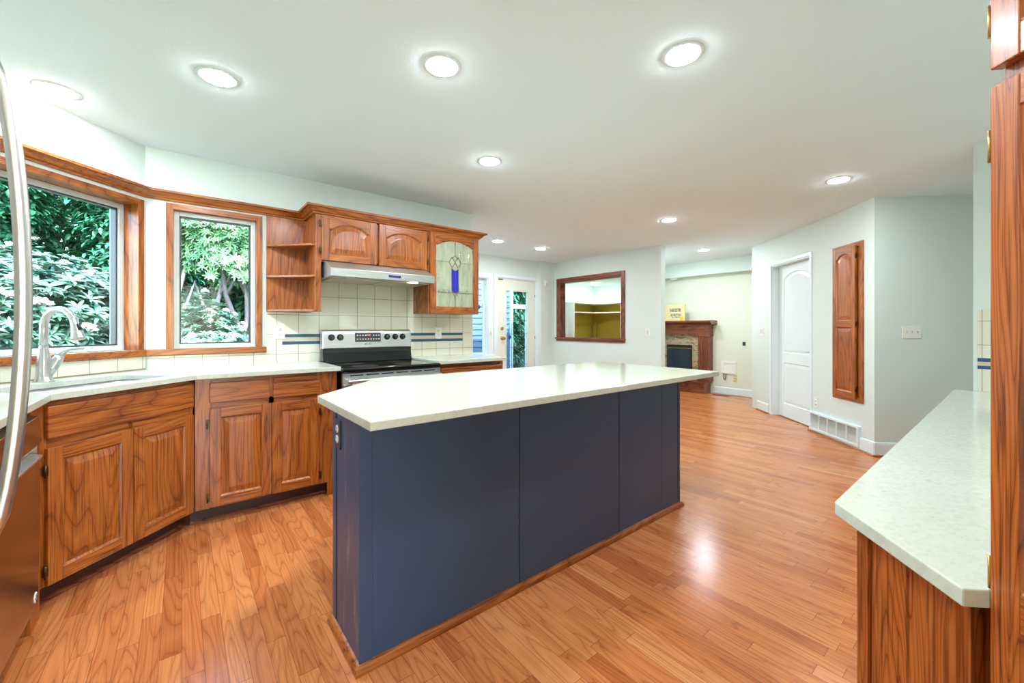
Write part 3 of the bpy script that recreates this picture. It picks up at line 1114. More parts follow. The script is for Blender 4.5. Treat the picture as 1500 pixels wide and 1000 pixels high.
# faucet
fc = thing('faucet', 'brushed nickel gooseneck faucet behind the sink', 'faucet', (*tn(0.635, 0.125), H_TOP), 45)
b = MB()
b.lathe([(0, 0), (0.040, 0), (0.040, 0.004), (0.034, 0.012), (0.029, 0.03), (0.028, 0.07), (0.0275, 0.10), (0.024, 0.135), (0.018, 0.17), (0.0165, 0.19), (0.0, 0.19)])
b.build('body', NICKEL, fc)
path = [(0, 0, 0.18), (0, 0, 0.26)]
for k in range(13):
    a = PI - (PI * 0.90) * k / 12
    path.append((0, -0.092 - 0.092 * math.cos(a), 0.28 + 0.092 * math.sin(a) * 1.05))
b = MB()
b.tube(path, [0.0165] * 2 + [0.0162] * 12 + [0.0155], 18)
b.build('spout', NICKEL, fc)
hp = Vector(path[-1])
hd = (Vector(path[-1]) - Vector(path[-2])).normalized()
hd = Vector((0, -0.30, -1)).normalized()
b = MB()
b.tube([hp - hd * 0.012, hp + hd * 0.02, hp + hd * 0.05, hp + hd * 0.085, hp + hd * 0.094], [0.0165, 0.017, 0.021, 0.0275, 0.026], 20)
sh = b.build('spray_head', NICKEL, fc)
b = MB()
bp_ = hp + Vector((0.019, 0, 0)) + hd * 0.03
b.tube([bp_ - hd * 0.012, bp_ + hd * 0.012], 0.006, 10)
bp_ = hp + Vector((0, -0.019, 0.005)) + hd * 0.03
b.tube([bp_ - hd * 0.016, bp_ + hd * 0.018], 0.0075, 10)
b.build('spray_button', BLACK, sh)
b = MB()
b.tube([(0.008, -0.004, 0.03), (0.03, -0.012, 0.075), (0.046, -0.018, 0.11), (0.054, -0.02, 0.13)], [0.02, 0.023, 0.022, 0.019], 18)
hb = b.build('handle_hub', NICKEL, fc)
b = MB()
b.tube([(0.052, -0.02, 0.128), (0.062, -0.026, 0.148), (0.078, -0.05, 0.165), (0.09, -0.09, 0.17), (0.092, -0.115, 0.168)], [0.0185, 0.014, 0.0085, 0.007, 0.0055], 14)
b.build('lever', NICKEL, hb)

# ------------------------------------------------------------------ range
RX0, RX1 = 0.902, 1.690
rg = thing('range', 'stainless electric range with black glass top and knobs on its back panel', 'range', (RX0, 3.055, 0))
W_ = RX1 - RX0
MB().box(0, W_, 0.03, 0.63, 0.03, 0.882).build('body', BLACK, rg)
b = MB()
b.box(-0.003, W_ + 0.003, -0.012, 0.56, 0.882, 0.916)
ct = b.build('cooktop', BGLASS, rg, bevel=0.012, seg=4)
for x, y, rad in ((0.21, 0.15, 0.10), (0.57, 0.15, 0.115), (0.21, 0.41, 0.085), (0.57, 0.41, 0.075)):
    b = MB()
    b.lathe([(rad - 0.004, 0.0), (rad, 0.0), (rad, 0.0008), (rad - 0.004, 0.0008)], (x, y, 0.9158), 'z', 40)
    b.build('burner_ring', BURN, ct)
b = MB()
b.prism([(0.535, 0.916), (0.63, 0.916), (0.63, 1.06), (0.55, 1.06), (0.549, 1.0)], 'x', 0.004, W_ - 0.004)
b.build('backsplash_guard', BGLASS, rg, bevel=0.004)
b = MB()
pr = [(0.63, 1.035), (0.538, 1.035), (0.548, 1.16), (0.556, 1.182), (0.572, 1.193), (0.63, 1.195)]
b.prism(pr, 'x', 0.0, W_ - 0.006)
bk = b.build('control_panel', STEELX, rg, bevel=0.006, seg=3)
ymid = 0.5435


def onpanel(z):
    return 0.538 + (z - 1.035) * 0.08


for X in (0.972, 1.043, 1.450, 1.526, 1.598):
    x = X - RX0
    y = onpanel(1.13)
    b = MB()
    b.lathe([(0, 0.0), (0.027, 0.0), (0.027, -0.004), (0.022, -0.006), (0.021, -0.022), (0.017, -0.026), (0, -0.026)], (x, y, 1.13), 'y', 26)
    kb = b.build('knob', BLACK, bk)
    b = MB()
    b.box(x - 0.0045, x + 0.0045, y - 0.034, y - 0.02, 1.112, 1.148)
    b.build('pointer', GREYD, kb, bevel=0.002)
dx0, dx1 = 1.165 - RX0, 1.392 - RX0
b = MB()
b.prism([(onpanel(1.088) - 0.004, 1.088), (onpanel(1.088) + 0.01, 1.088), (onpanel(1.168) + 0.01, 1.168), (onpanel(1.168) - 0.004, 1.168)], 'x', dx0, dx1)
dp = b.build('display', GREYD, bk, bevel=0.003)
for row, z in ((0, 1.145), (1, 1.112)):
    for k in range(9):
        if row == 0 and 4 <= k <= 5:
            continue
        x = dx0 + 0.02 + k * 0.0235
        MB().box(x - 0.006, x + 0.006, onpanel(z) - 0.0052, onpanel(z) - 0.003, z - 0.004, z + 0.004).build('button', PLATE, dp)
REDLED = plain('red_digits', (0.9, 0.05, 0.03, 1), 0.4, emit=3.0, ecol=(1, 0.06, 0.04, 1))
text_mesh('8:08', 0.016, REDLED, dp, ((dx0 + dx1) / 2 + 0.003, onpanel(1.146) - 0.006, 1.146), name='clock_digits')
b = MB()
for k, wv in enumerate((0.012, 0.006, 0.01, 0.008)):
    x = (dx0 + dx1) / 2 - 0.03 + 0.016 * k
    b.box(x, x + wv, onpanel(1.068) - 0.001, onpanel(1.068) + 0.004, 1.064, 1.072)
b.build('name_mark', GREYD, bk)
b = MB()
b.box(0, W_, -0.004, 0.03, 0.80, 0.878, 0)
for k in range(6):
    x = 0.05 + k * 0.118
    b.box(x, x + 0.095, -0.005, 0.0, 0.858, 0.866, 1)
b.build('vent_trim', [STEELX, DARKGAP], rg)
b = MB()
b.box(0.002, W_ - 0.002, -0.022, 0.03, 0.25, 0.80)
od = b.build('oven_door', STEELX, rg, bevel=0.004)
MB().box(0.1, W_ - 0.1, -0.024, -0.01, 0.36, 0.68).build('oven_window', BGLASS, od)
b = MB()
b.tube([(0.02, -0.062, 0.826), (W_ - 0.02, -0.062, 0.826)], 0.0145, 16)
for x in (0.034, W_ - 0.034):
    b.box(x - 0.013, x + 0.013, -0.07, 0.0, 0.80, 0.836)
b.build('handle', STEELX, od, bevel=0.002)
MB().box(0.002, W_ - 0.002, -0.02, 0.03, 0.06, 0.24).build('storage_drawer', STEELX, rg, bevel=0.004)
for x in (0.06, W_ - 0.06):
    for y in (0.08, 0.56):
        MB().lathe([(0, 0), (0.018, 0), (0.018, 0.03), (0, 0.03)], (x, y, 0.0)).build('foot', BLACK, rg)

# ------------------------------------------------------------------ range hood
hd_ = thing('range_hood', 'stainless steel range hood under the arched wall cabinets', 'range hood', (0.868, 3.23, 0))
HW = 0.866
b = MB()
b.prism([(0.0, 1.600), (0.0, 1.662), (0.165, 1.732), (0.48, 1.732), (0.48, 1.600)], 'x', 0.0, HW)
SATIN = plain('satin_steel_finish', srgb(178, 184, 178), 0.36, metal=0.75)
hb_ = b.build('canopy', SATIN, hd_, bevel=0.003)
for a in (0.03, HW / 2 + 0.006):
    MB().box(a, a + HW / 2 - 0.036, 0.07, 0.44, 1.592, 1.6005).build('filter_panel', plain('filter_mesh', srgb(196, 186, 160), 0.35, metal=0.6), hd_, bevel=0.002)
for x in (0.16, 0.69):
    MB().lathe([(0, 0), (0.03, 0), (0.034, 0.006), (0, 0.006)], (x, 0.045, 1.594)).build('hood_lamp', LITDIM if x > 0.5 else NICKEL, hd_)
HBLUE = plain('blue_film', srgb(24, 44, 150), 0.2)
b = MB()
b.box(0.447, 0.55, -0.003, 0.002, 1.622, 1.640, 0)
for k in range(5):
    b.box(0.452 + 0.019 * k, 0.464 + 0.019 * k, -0.0042, 0.0, 1.627, 1.635, 1)
b.build('switch_panel', [HBLUE, GREYD], hb_)
b = MB()
b.box(0.565, 0.572, -0.002, 0.002, 1.618, 1.634)
b.build('button', PLATE, hb_)

# ------------------------------------------------------------------ wall cabinets
UY = 3.41
wc = thing('wall_cabinet', 'oak wall cabinet with two arched doors above the range hood', 'cabinet', (0, UY, 0))
b = MB()
face_frame(b, 0.805, 1.755, 1.725, 2.10, [(0.803, 0.855), (1.27, 1.303), (1.735, 1.757)], [(1.725, 1.75, 0.855, 1.735), (2.075, 2.10, 0.855, 1.735)])
b.box(0.803, 0.822, 0.019, 0.308, 1.335, 2.10, 0)
b.box(0.803, 0.845, 0.0, 0.019, 1.335, 1.725, 0)
b.box(0.822, 1.757, 0.019, 0.308, 1.733, 2.098, 0)
b.build('body', [OAK['z'], OAK['x']], wc, bevel=0.0015)
panel_door(wc, 0.845, 1.276, 1.737, 2.088, -0.019, arch=0.05, hinges=[(0.838, 2.02, -1), (0.838, 1.81, -1)])
panel_door(wc, 1.298, 1.742, 1.737, 2.088, -0.019, arch=0.05, hinges=[(1.748, 2.02), (1.748, 1.81)])

# cabinet with a leaded glass door
gc = thing('glass_cabinet', 'oak wall cabinet with leaded glass door and cobalt blue glass bars', 'cabinet', (0, UY, 0))
INT = plain('pale_cabinet_lining', srgb(232, 234, 216), 0.5)
b = MB()
face_frame(b, 1.76, 2.312, 1.345, 2.10, [(1.759, 1.80), (2.285, 2.312)], [(1.345, 1.38, 1.80, 2.285), (2.07, 2.10, 1.80, 2.285)])
b.box(1.759, 1.777, 0.019, 0.308, 1.345, 1.59, 0)
b.box(1.759, 1.777, 0.019, 0.308, 1.59, 2.10, 0)
b.box(2.294, 2.312, 0.019, 0.308, 1.345, 2.10, 0)
b.box(1.777, 2.294, 0.019, 0.308, 1.345, 1.363, 1)
b.box(1.777, 2.294, 0.019, 0.308, 2.08, 2.10, 1)
b.box(1.777, 2.294, 0.296, 0.308, 1.363, 2.08, 2)
b.box(1.7775, 1.785, 0.02, 0.296, 1.363, 2.08, 2)
b.box(2.286, 2.2935, 0.02, 0.296, 1.363, 2.08, 2)
b.build('body', [OAK['z'], OAK['x'], INT], gc)
for z in (1.585, 1.835):
    MB().box(1.786, 2.285, 0.03, 0.295, z, z + 0.018).build('inner_shelf', INT, gc)
gd, ops = panel_door(gc, 1.776, 2.308, 1.347, 2.092, -0.019, arch=0.05, stile=0.056, rail=0.056, top=0.05, glass=True)
zb, zt, ar = ops[0]
GXa, GXb = 1.776 + 0.056, 2.308 - 0.056
b = MB()
pts = open_pts(GXa, GXb, zb, zt, ar, 0.006)
b.prism(pts, 'y', -0.010, -0.006)
gl_ = b.build('glass_panel', SEEDY, gd)
cxg = (GXa + GXb) / 2
b = MB()
LY0, LY1 = -0.0135, -0.004


def lead(x0, z0, x1, z1, wd_=0.0045):
    dx, dz = x1 - x0, z1 - z0
    l = math.hypot(dx, dz)
    nx, nz = -dz / l * wd_ / 2, dx / l * wd_ / 2
    b.prism([(x0 - nx, z0 - nz), (x1 - nx, z1 - nz), (x1 + nx, z1 + nz), (x0 + nx, z0 + nz)], 'y', LY0, LY1)


zt_b, zb_b = 1.775, 1.565            # blue bars
hw = 0.030
lead(cxg, zb, cxg, zb_b - 0.06)
lead(cxg, 1.905, cxg, zt - 0.004)
lead(GXa, 1.545, cxg - hw, 1.545); lead(cxg + hw, 1.545, GXb, 1.545)
for s in (-1, 1):
    c_ = cxg + s * 0.033
    lead(c_, 1.885, c_ + 0.033, 1.835); lead(c_ + 0.033, 1.835, c_, 1.785); lead(c_, 1.785, c_ - 0.033, 1.835); lead(c_ - 0.033, 1.835, c_, 1.885)
    lead(cxg, 1.905, cxg + s * 0.033, 1.865)
    lead(cxg + s * 0.066, 1.835, GXb if s > 0 else GXa, 1.835)
    lead(cxg + s * 0.036, zt_b, cxg + s * 0.036, zb_b)
    lead(cxg + s * 0.036, zt_b, cxg + s * 0.002, zt_b - 0.025)
    lead(cxg + s * 0.036, zb_b, cxg, zb_b - 0.06)
    lead(cxg + s * 0.036, zb_b, cxg, zb_b - 0.025)
lead(cxg, zt_b - 0.02, cxg, zb_b - 0.03)
b.build('lead_came', LEAD, gd)
for s in (-1, 1):
    b = MB()
    x0, x1 = cxg + s * 0.002, cxg + s * 0.035
    pp = [(x0, zb_b - 0.025), (x1, zb_b), (x1, zt_b), (x0, zt_b - 0.025)]
    b.prism(pp if s > 0 else pp[::-1], 'y', -0.0125, -0.005)
    b.build('blue_glass_bar', COBALT, gd)

# open corner shelf
os_ = thing('corner_shelf', 'open oak corner shelf between window and range hood', 'shelf', (0, WY, 0))
b = MB()
b.box(0.518, 0.803, -0.014, -0.001, 1.335, 2.088)
b.build('back_panel', OAK['z'], os_)
for z in (1.338, 1.603, 1.846):
    b = MB()
    b.prism([(0.520, -0.015), (0.803, -0.015), (0.803, -0.306), (0.788, -0.306), (0.520, -0.035)], 'z', z, z + 0.016)
    b.build('shelf_board', OAK['x'], os_, bevel=0.002)

# ------------------------------------------------------------------ island
IX0, IX1, IY0, IY1 = 0.487, 2.645, 1.455, 2.20
isl = thing('kitchen_island', 'navy blue panelled kitchen island with clipped rear corner and oak base strip', 'kitchen island', (IX0, IY0, 0))
IL, ID = IX1 - IX0, IY1 - IY0
plan = [(0, 0), (IL, 0), (IL, ID), (0.40, ID), (0.0, 0.325)]
IH = H_ISL - 0.03
ins = lambda d: [(d, d), (IL - d, d), (IL - d, ID - d), (0.40 + d * 0.4, ID - d), (d, 0.325 - d * 0.4)]
b = MB()
b.prism(ins(0.007), 'z', 0.0, IH - 0.001)
b.build('core', NAVYD, isl)
segs = [(0.045, 0.729), (0.735, 1.481), (1.487, 1.928), (1.9305, 2.128)]
for a, c in segs:
    MB().box(a, c, 0.0, 0.007, 0.02, IH - 0.001).build('front_panel', NAVY, isl, bevel=0.0012)
MB().box(-0.002, 0.0445, -0.002, 0.007, 0.02, IH - 0.001).build('corner_strip', NAVY, isl, bevel=0.0012)
MB().box(2.138, IL + 0.001, -0.001, 0.02, 0.02, IH - 0.001).build('corner_strip', NAVY, isl, bevel=0.0012)
WORN = NAVY.copy()
WORN.name = 'navy_satin_scuffed'
nt = WORN.node_tree
pb_ = nt.nodes['Principled BSDF']
tc_ = nt.nodes.new('ShaderNodeTexCoord')
mp_ = nt.nodes.new('ShaderNodeMapping'); mp_.inputs['Scale'].default_value = (6, 9, 1.2)
nt.links.new(tc_.outputs['Object'], mp_.inputs['Vector'])
nz_ = nt.nodes.new('ShaderNodeTexNoise'); nz_.inputs['Scale'].default_value = 3.0; nz_.inputs['Detail'].default_value = 6.0
nt.links.new(mp_.outputs[0], nz_.inputs['Vector'])
nt.links.new(ramp(nt, nz_.outputs[0], [(0.56, srgb(56, 84, 118)), (0.64, srgb(88, 100, 120)), (0.72, srgb(140, 146, 154))]), pb_.inputs['Base Color'])
b = MB().box(0.0, 0.007, 0.008, 0.268, 0.02, IH - 0.001)
b.build('end_panel', WORN, isl, bevel=0.0012)
MB().box(-0.001, 0.01, 0.285, 0.325, 0.02, IH - 0.001).build('corner_strip', NAVY, isl, bevel=0.0012)
b = MB()
b.prism([(0.0, 0.325), (0.40, ID), (0.405, ID - 0.008), (0.006, 0.318)], 'z', 0.02, IH - 0.001)
b.build('clipped_panel', NAVY, isl)
MB().box(IL - 0.007, IL, 0.02, ID, 0.02, IH - 0.001).build('end_panel', NAVY, isl, bevel=0.0012)
for k in range(3):
    a = 0.42 + k * 0.57
    panel_door(isl, a, a + 0.55, 0.12, IH - 0.03, 0, name='door', mats=(NAVY, NAVY)) [0].matrix_local = Matrix.Translation((2 * a + 0.55, ID + 0.012, 0)) @ Matrix.Rotation(PI, 4, 'Z')
b = sweep([(0.40, ID), (0.0, 0.325), (0, 0), (IL, 0), (IL, ID)], [(0.0, 0.0), (0.021, 0.0), (0.021, 0.008), (0.016, 0.02), (0.008, 0.027), (0.0, 0.03)])
b.build('base_trim', OAK['x'], isl)
o = slab([(0.452, 1.255), (2.785, 1.255), (2.815, 2.27), (2.79, 2.30), (0.845, 2.29), (0.452, 1.885)], [], IH, H_ISL).build('countertop', QUARTZ, bevel=0.003)
tag(o, 'large pale quartz countertop overhanging the navy island', 'countertop')


# ------------------------------------------------------------------ outlets and switches (local x along the wall, y into it)
def plate(name, label, loc, rot, w, h, kind, n=1, parent_bits=True, cat='outlet', mat=None, pmat=None):
    r_ = thing(name, label, cat, loc, rot)
    b = MB()
    b.box(-w / 2, w / 2, -0.006, 0, -h / 2, h / 2)
    b.build('cover_plate', mat or PLATE, r_, bevel=0.002)
    if kind == 'outlet':
        for dz in (-0.02, 0.02):
            b = MB()
            b.lathe([(0, 0), (0.0155, 0), (0.0155, -0.0025), (0, -0.0025)], (0, -0.006, dz), 'y', 20)
            for dx in (-0.006, 0.006):
                b.box(dx - 0.001, dx + 0.001, -0.0092, -0.008, dz - 0.001, dz + 0.008, 1)
            b.box(-0.002, 0.002, -0.0092, -0.008, dz - 0.010, dz - 0.006, 1)
            b.build('socket', [pmat or PLATE, SLOT], r_)
    elif kind == 'switch':
        for k in range(n):
            x = (k - (n - 1) / 2) * 0.046
            b = MB()
            b.box(x - 0.005, x + 0.005, -0.008, -0.005, -0.012, 0.012, 0)
            b.prism([(-0.006, -0.004), (-0.017, 0.001), (-0.017, 0.008), (-0.006, 0.006)], 'x', x - 0.004, x + 0.004, 0)
            b.build('toggle', pmat or VINYL, r_)
    elif kind == 'rocker':
        for k in range(n):
            x = (k - (n - 1) / 2) * 0.046
            b = MB()
            b.prism([(-0.005, -0.032), (-0.007, -0.032), (-0.010, 0.032), (-0.005, 0.032)], 'x', x - 0.016, x + 0.016, 0)
            b.build('rocker', pmat or VINYL, r_)
    return r_


rA = -135


def ang(t_, z, n_=0.0):      # point on the angled wall, t metres from its corner
    return (L0[0] + t_ * q - n_ * q, L0[1] + t_ * q + n_ * q, z)


plate('power_outlet', 'white power outlet at the end of the blue tile strips beside the window', (0.609, WY - 0.0085, 1.18), 0, 0.075, 0.118, 'outlet')
plate('power_outlet', 'white power outlet on blue tile strips beneath the leaded glass cabinet', (2.03, WY - 0.0085, 1.158), 0, 0.072, 0.115, 'outlet')
po = plate('power_outlet', 'white power outlet on the scuffed end of the navy island', (IX0, IY0 + 0.245, 0.79), -90, 0.062, 0.115, 'outlet', mat=GREYD)
po.rotation_euler = (0, 0, R(-90))
plate('power_outlet', 'white power outlet low on the wall over the return air grille', ang(0.872, 0.35), rA, 0.072, 0.115, 'outlet')
plate('light_switch', 'white switch plate between the white panelled door and the passage', ang(2.12, 1.155), rA, 0.10, 0.115, 'rocker', 2, cat='switch')
lsw = plate('light_switch', 'white triple switch plate on the wall behind the desk counter', (L0[0] + 0.317 * q, L0[1] - 0.317 * q, 1.17), -45, 0.165, 0.115, 'switch', 3, cat='switch')
plate('light_switch', 'white switch plate on pale wall beside the pass-through opening', (PX, 3.56, 1.14), -90, 0.072, 0.118, 'rocker', 1, cat='switch')
plate('light_switch', 'white switch plate between the garden door and its side window', (4.085, DY - 0.018, 1.11), 0, 0.05, 0.11, 'rocker', 1, cat='switch')

# ------------------------------------------------------------------ built-in ironing board cupboard
ic = thing('wall_cupboard', 'tall narrow oak cupboard with arched door set in the angled wall', 'cupboard', (L0[0], L0[1], 0), rA)
b = MB()
IX = dict(a=-0.570, b=-0.130)
b.box(-0.570, -0.522, -0.014, 0, 0.465, 2.067, 0)
b.box(-0.185, -0.130, -0.014, 0, 0.465, 2.067, 0)
b.box(-0.522, -0.185, -0.014, 0, 2.02, 2.067, 1)
b.box(-0.522, -0.185, -0.014, 0, 0.465, 0.515, 1)
b.build('face_frame', [OAK['z'], OAK['x']], ic, bevel=0.002)
MB().box(-0.525, -0.18, 0.0, 0.09, 0.495, 2.035).build('body', OAK['z'], ic)
panel_door(ic, -0.536, -0.205, 0.498, 2.032, -0.034, arch=0.05, stile=0.05, rail=0.06, top=0.06, mid=[(1.215, 1.285)],
           hinges=[(-0.198, 1.93), (-0.198, 1.25), (-0.198, 0.60)])

# return air grille
gr = thing('air_grille', 'white five panel return air grille at the foot of the angled wall', 'air grille', (L0[0], L0[1], 0), rA)
b = MB()
gx0, gx1, gz0, gz1 = -0.955, -0.172, 0.032, 0.236
xs = np.linspace(gx0 + 0.022, gx1 - 0.022, 6)
b.box(gx0, gx1, -0.03, 0, gz1 - 0.022, gz1)
b.box(gx0, gx1, -0.03, 0, gz0, gz0 + 0.022)
b.box(gx0, gx0 + 0.022, -0.03, 0, gz0 + 0.022, gz1 - 0.022)
b.box(gx1 - 0.022, gx1, -0.03, 0, gz0 + 0.022, gz1 - 0.022)
for x in xs[1:-1]:
    b.box(x - 0.006, x + 0.006, -0.028, 0, gz0 + 0.022, gz1 - 0.022)
b.build('grille_frame', TRIMW, gr, bevel=0.002)
GRL = plain('grille_louvre_paint', srgb(206, 208, 196), 0.5)
b = MB()
for i in range(5):
    x0, x1 = xs[i] + 0.006, xs[i + 1] - 0.006
    for k in range(14):
        z = gz0 + 0.026 + k * 0.0112
        b.prism([(-0.004, z), (-0.020, z - 0.004), (-0.020, z - 0.0015), (-0.004, z + 0.0025)], 'x', x0, x1)
    b.box(x0, x1, -0.002, -0.0005, gz0 + 0.022, gz1 - 0.022)
b.build('louvres', GRL, gr)

# ------------------------------------------------------------------ pantry and desk counter
PO = (1.005, 0.030)
pn = thing('pantry_cabinet', 'tall oak pantry cabinet with panelled doors beside the desk counter', 'cabinet', (PO[0], PO[1], 0), rA)
b = MB()
face_frame(b, 0.002, 0.76, 0.1, 2.40, [(0.002, 0.05), (0.35, 0.40), (0.70, 0.76)], [(0.1, 0.13, 0.05, 0.70), (1.57, 1.64, 0.05, 0.70), (2.34, 2.40, 0.05, 0.70)])
b2 = MB()
b2.v, b2.f, b2.m, b2.s = [(x, y + 0.0195, z) for x, y, z in b.v], b.f, b.m, b.s
b2.box(0.003, 0.758, 0.039, 0.58, 0.1, 2.40, 0)
b2.build('body', [OAKF['z'], OAKF['x']], pn, bevel=0.0015)
MB().box(0.0, 0.76, 0.09, 0.12, 0, 0.1).build('toe_kick', TOE, pn)
panel_door(pn, 0.0, 0.368, 0.115, 1.592, 0.0, stile=0.042, rail=0.06, top=0.048, mid=[(0.752, 0.812)], hinges=[(-0.002, 1.50, -1), (-0.002, 0.819, -1), (-0.002, 0.22, -1)], hmat=BRASS, mats=(OAKF['z'], OAKF['x']))
panel_door(pn, 0.374, 0.745, 0.115, 1.592, 0.0, stile=0.042, rail=0.06, top=0.048, mid=[(0.752, 0.812)], mats=(OAKF['z'], OAKF['x']))
panel_door(pn, 0.0, 0.368, 1.620, 2.37, 0.0, stile=0.042, rail=0.048, top=0.06, hinges=[(-0.002, 1.70, -1), (-0.002, 2.28, -1)], hmat=BRASS, mats=(OAKF['z'], OAKF['x']))
panel_door(pn, 0.374, 0.745, 1.620, 2.37, 0.0, stile=0.042, rail=0.048, top=0.06, mats=(OAKF['z'], OAKF['x']))

dz = H_DESK
PL = lambda x, y: (PO[0] - x * q + y * q, PO[1] - x * q - y * q)
o = slab([(1.228, 0.281), (0.979, 0.058), PL(-0.0014, -0.004), PL(-0.0014, 0.60), (1.50, -0.445), (4.11, -0.445), (4.11, 0.281)], [], dz - 0.03, dz).build('countertop', QUARTZ, bevel=0.003)
tag(o, 'low pale quartz desk counter with clipped corner beside the pantry', 'countertop')
dc = thing('desk_cabinet', 'plain oak base under the low desk counter', 'cabinet', (0, 0, 0))
DT = dz - 0.031
pl = [(1.182, 0.222), (1.025, 0.065), (1.06, 0.03), (1.50, -0.41), (4.10, -0.41), (4.10, 0.222)]
b = MB()
b.prism([(1.195, 0.215), (1.032, 0.052), (1.50, -0.42), (4.10, -0.42), (4.10, 0.215)], 'z', 0.0, DT - 0.001)
b.build('body', OAKF['z'], dc)


def along(p, e_, d, n_, a0, a1, dep):
    """quad in plan: from p along e_, a0..a1, pushed out by n_*d with depth dep"""
    return [(p[0] + e_[0] * a + n_[0] * k, p[1] + e_[1] * a + n_[1] * k) for a, k in ((a0, d), (a1, d), (a1, d - dep), (a0, d - dep))]


pc = (1.197, 0.217)
b = MB()
b.prism(along(pc, (-q, -q), 0.010, (-q, q), 0.0, 0.020, 0.010), 'z', 0.0, DT)
b.prism(along(pc, (-q, -q), 0.010, (-q, q), 0.0, -0.012, 0.010), 'z', 0.0, DT)
b.build('corner_stile', OAKF['z'], dc)
b = MB()
b.prism(along(pc, (-q, -q), 0.006, (-q, q), 0.026, 0.215, 0.006), 'z', 0.0, DT)
b.build('end_panel', OAKF['z'], dc)
for k in range(4):
    a = 1.24 + 0.70 * k
    panel_door(dc, a, a + 0.66, 0.12, DT - 0.03, 0, name='door')[0].matrix_local = Matrix.Translation((2 * a + 0.66, 0.234, 0)) @ Matrix.Rotation(PI, 4, 'Z')

# ------------------------------------------------------------------ refrigerator; local x = +Y, front at y = 0
fr = thing('refrigerator', 'stainless refrigerator with a long bowed door handle', 'refrigerator', (-0.30, 0.46, 0), 90)
FWd = 0.908
FS = steel_mat('refrigerator_steel', 'z', (0.66, 0.66, 0.64, 1), 0.25)
MB().box(0.0, FWd, 0.07, 0.745, 0.02, 1.74).build('body', plain('refrigerator_side', srgb(120, 122, 122), 0.5), fr, bevel=0.004)
MB().box(0.002, FWd, 0.0, 0.065, 0.74, 1.755).build('door', FS, fr, bevel=0.008, seg=3)
MB().box(0.002, FWd, 0.0, 0.065, 0.06, 0.73).build('freezer_drawer', FS, fr, bevel=0.008, seg=3)
b = MB()
hp_ = []
for k in range(21):
    s = k / 20
    z = 0.80 + 0.94 * s
    hp_.append((0.782, -0.010 - 0.046 * (math.sin(PI * s) ** 0.55), z))
b.tube(hp_, [0.0125] * 21, 16)
b.tube([(0.782, 0.0, 0.80), (0.782, -0.012, 0.80)], 0.013, 12)
b.tube([(0.782, 0.0, 1.74), (0.782, -0.012, 1.74)], 0.013, 12)
b.build('handle', NICKEL, fr)
b = MB()
b.tube([(0.1, -0.045, 0.66), (0.56, -0.045, 0.66)], 0.0125, 14)
for x in (0.12, 0.54):
    b.tube([(x, 0.0, 0.66), (x, -0.045, 0.66)], 0.010, 10)
b.build('handle', NICKEL, fr)
for x in (0.06, 0.85):
    for y in (0.12, 0.68):
        MB().lathe([(0, 0), (0.02, 0), (0.02, 0.022), (0, 0.022)], (x, y, 0)).build('foot', BLACK, fr)

# ------------------------------------------------------------------ recessed ceiling lights
lights = [
    ((-0.50, 3.13), 'recessed ceiling light tucked close to the angled window wall over the sink'),
    ((0.139, 2.475), 'recessed ceiling light second in the long row from the sink wall'),
    ((0.953, 1.707), 'recessed ceiling light above the clipped end of the navy island'),
    ((1.757, 0.953), 'recessed ceiling light last in the row, nearest the pantry cabinet'),
    ((1.77, 2.458), 'recessed ceiling light between the navy island and the range hood'),
    ((4.256, 0.946), 'recessed ceiling light in front of the tall oak wall cupboard'),
    ((4.327, 2.511), 'recessed ceiling light in the middle of the room beyond the navy island'),
    ((3.491, 4.65), 'recessed ceiling light in the nook nearer the leaded glass cabinet'),
    ((4.342, 4.672), 'recessed ceiling light in the nook in front of the garden door'),
    ((6.425, 3.134), 'recessed ceiling light in the passage towards the fireplace'),
    ((8.85, 7.38), 'recessed ceiling light seen through the pass-through opening'),
    ((0.35, 0.55), 'added unseen ceiling fill light above the standing space by the refrigerator'),  # this and the three below are out-of-view lights added for fill
    ((6.5, 3.93), 'added ceiling fill light in the passage hidden by the pass-through wall'),
    ((7.6, 6.6), 'added ceiling fill light in the storage room hidden by the pass-through wall'),
    ((0.9, -1.8), 'added unseen ceiling fill light behind the pantry cabinet'),
]
proto = None
for (x, y), lab in lights:
    if proto is None:
        t_ = thing('ceiling_light', lab, 'ceiling light', (x, y, C), 0, 'recessed ceiling lights')
        b = MB()
        b.lathe([(0.0708, -0.004), (0.088, -0.003), (0.092, 0.0), (0.0708, 0.0)], seg=36)
        b.build('trim_ring', TRIMW, t_)
        b = MB()
        b.lathe([(0.0, -0.0095), (0.040, -0.009), (0.062, -0.0075), (0.0705, -0.0052), (0.0705, -0.001), (0, -0.001)], seg=36)
        b.build('diffuser', LIT, t_)
        proto = t_
    else:
        t_ = proto.copy()
        COL.objects.link(t_)
        t_.location = (x, y, C)
        t_['label'] = lab
        for ch in proto.children:
            c_ = ch.copy()
            COL.objects.link(c_)
            c_.parent = t_

# ------------------------------------------------------------------ small things on the far walls
ms = thing('motion_sensor', 'small white motion sensor high on the wall beside the garden door', 'sensor', (5.30, 5.57, 2.04))
b = MB()
b.prism([(-0.034, 0), (0.034, 0), (0.03, -0.03), (-0.03, -0.03)], 'z', -0.055, 0.055)
b.build('housing', PLATE, ms, bevel=0.006)
MB().box(-0.022, 0.022, -0.033, -0.028, -0.045, 0.0).build('lens', VINYL, ms)
sp_ = thing('detector_puck', 'white disc fixture under the dropped ceiling above the fireplace', 'ceiling fixture', (7.59, 4.30, 2.19))
MB().lathe([(0, 0), (0.07, 0), (0.07, -0.02), (0.055, -0.035), (0, -0.037)]).build('cover', PLATE, sp_)

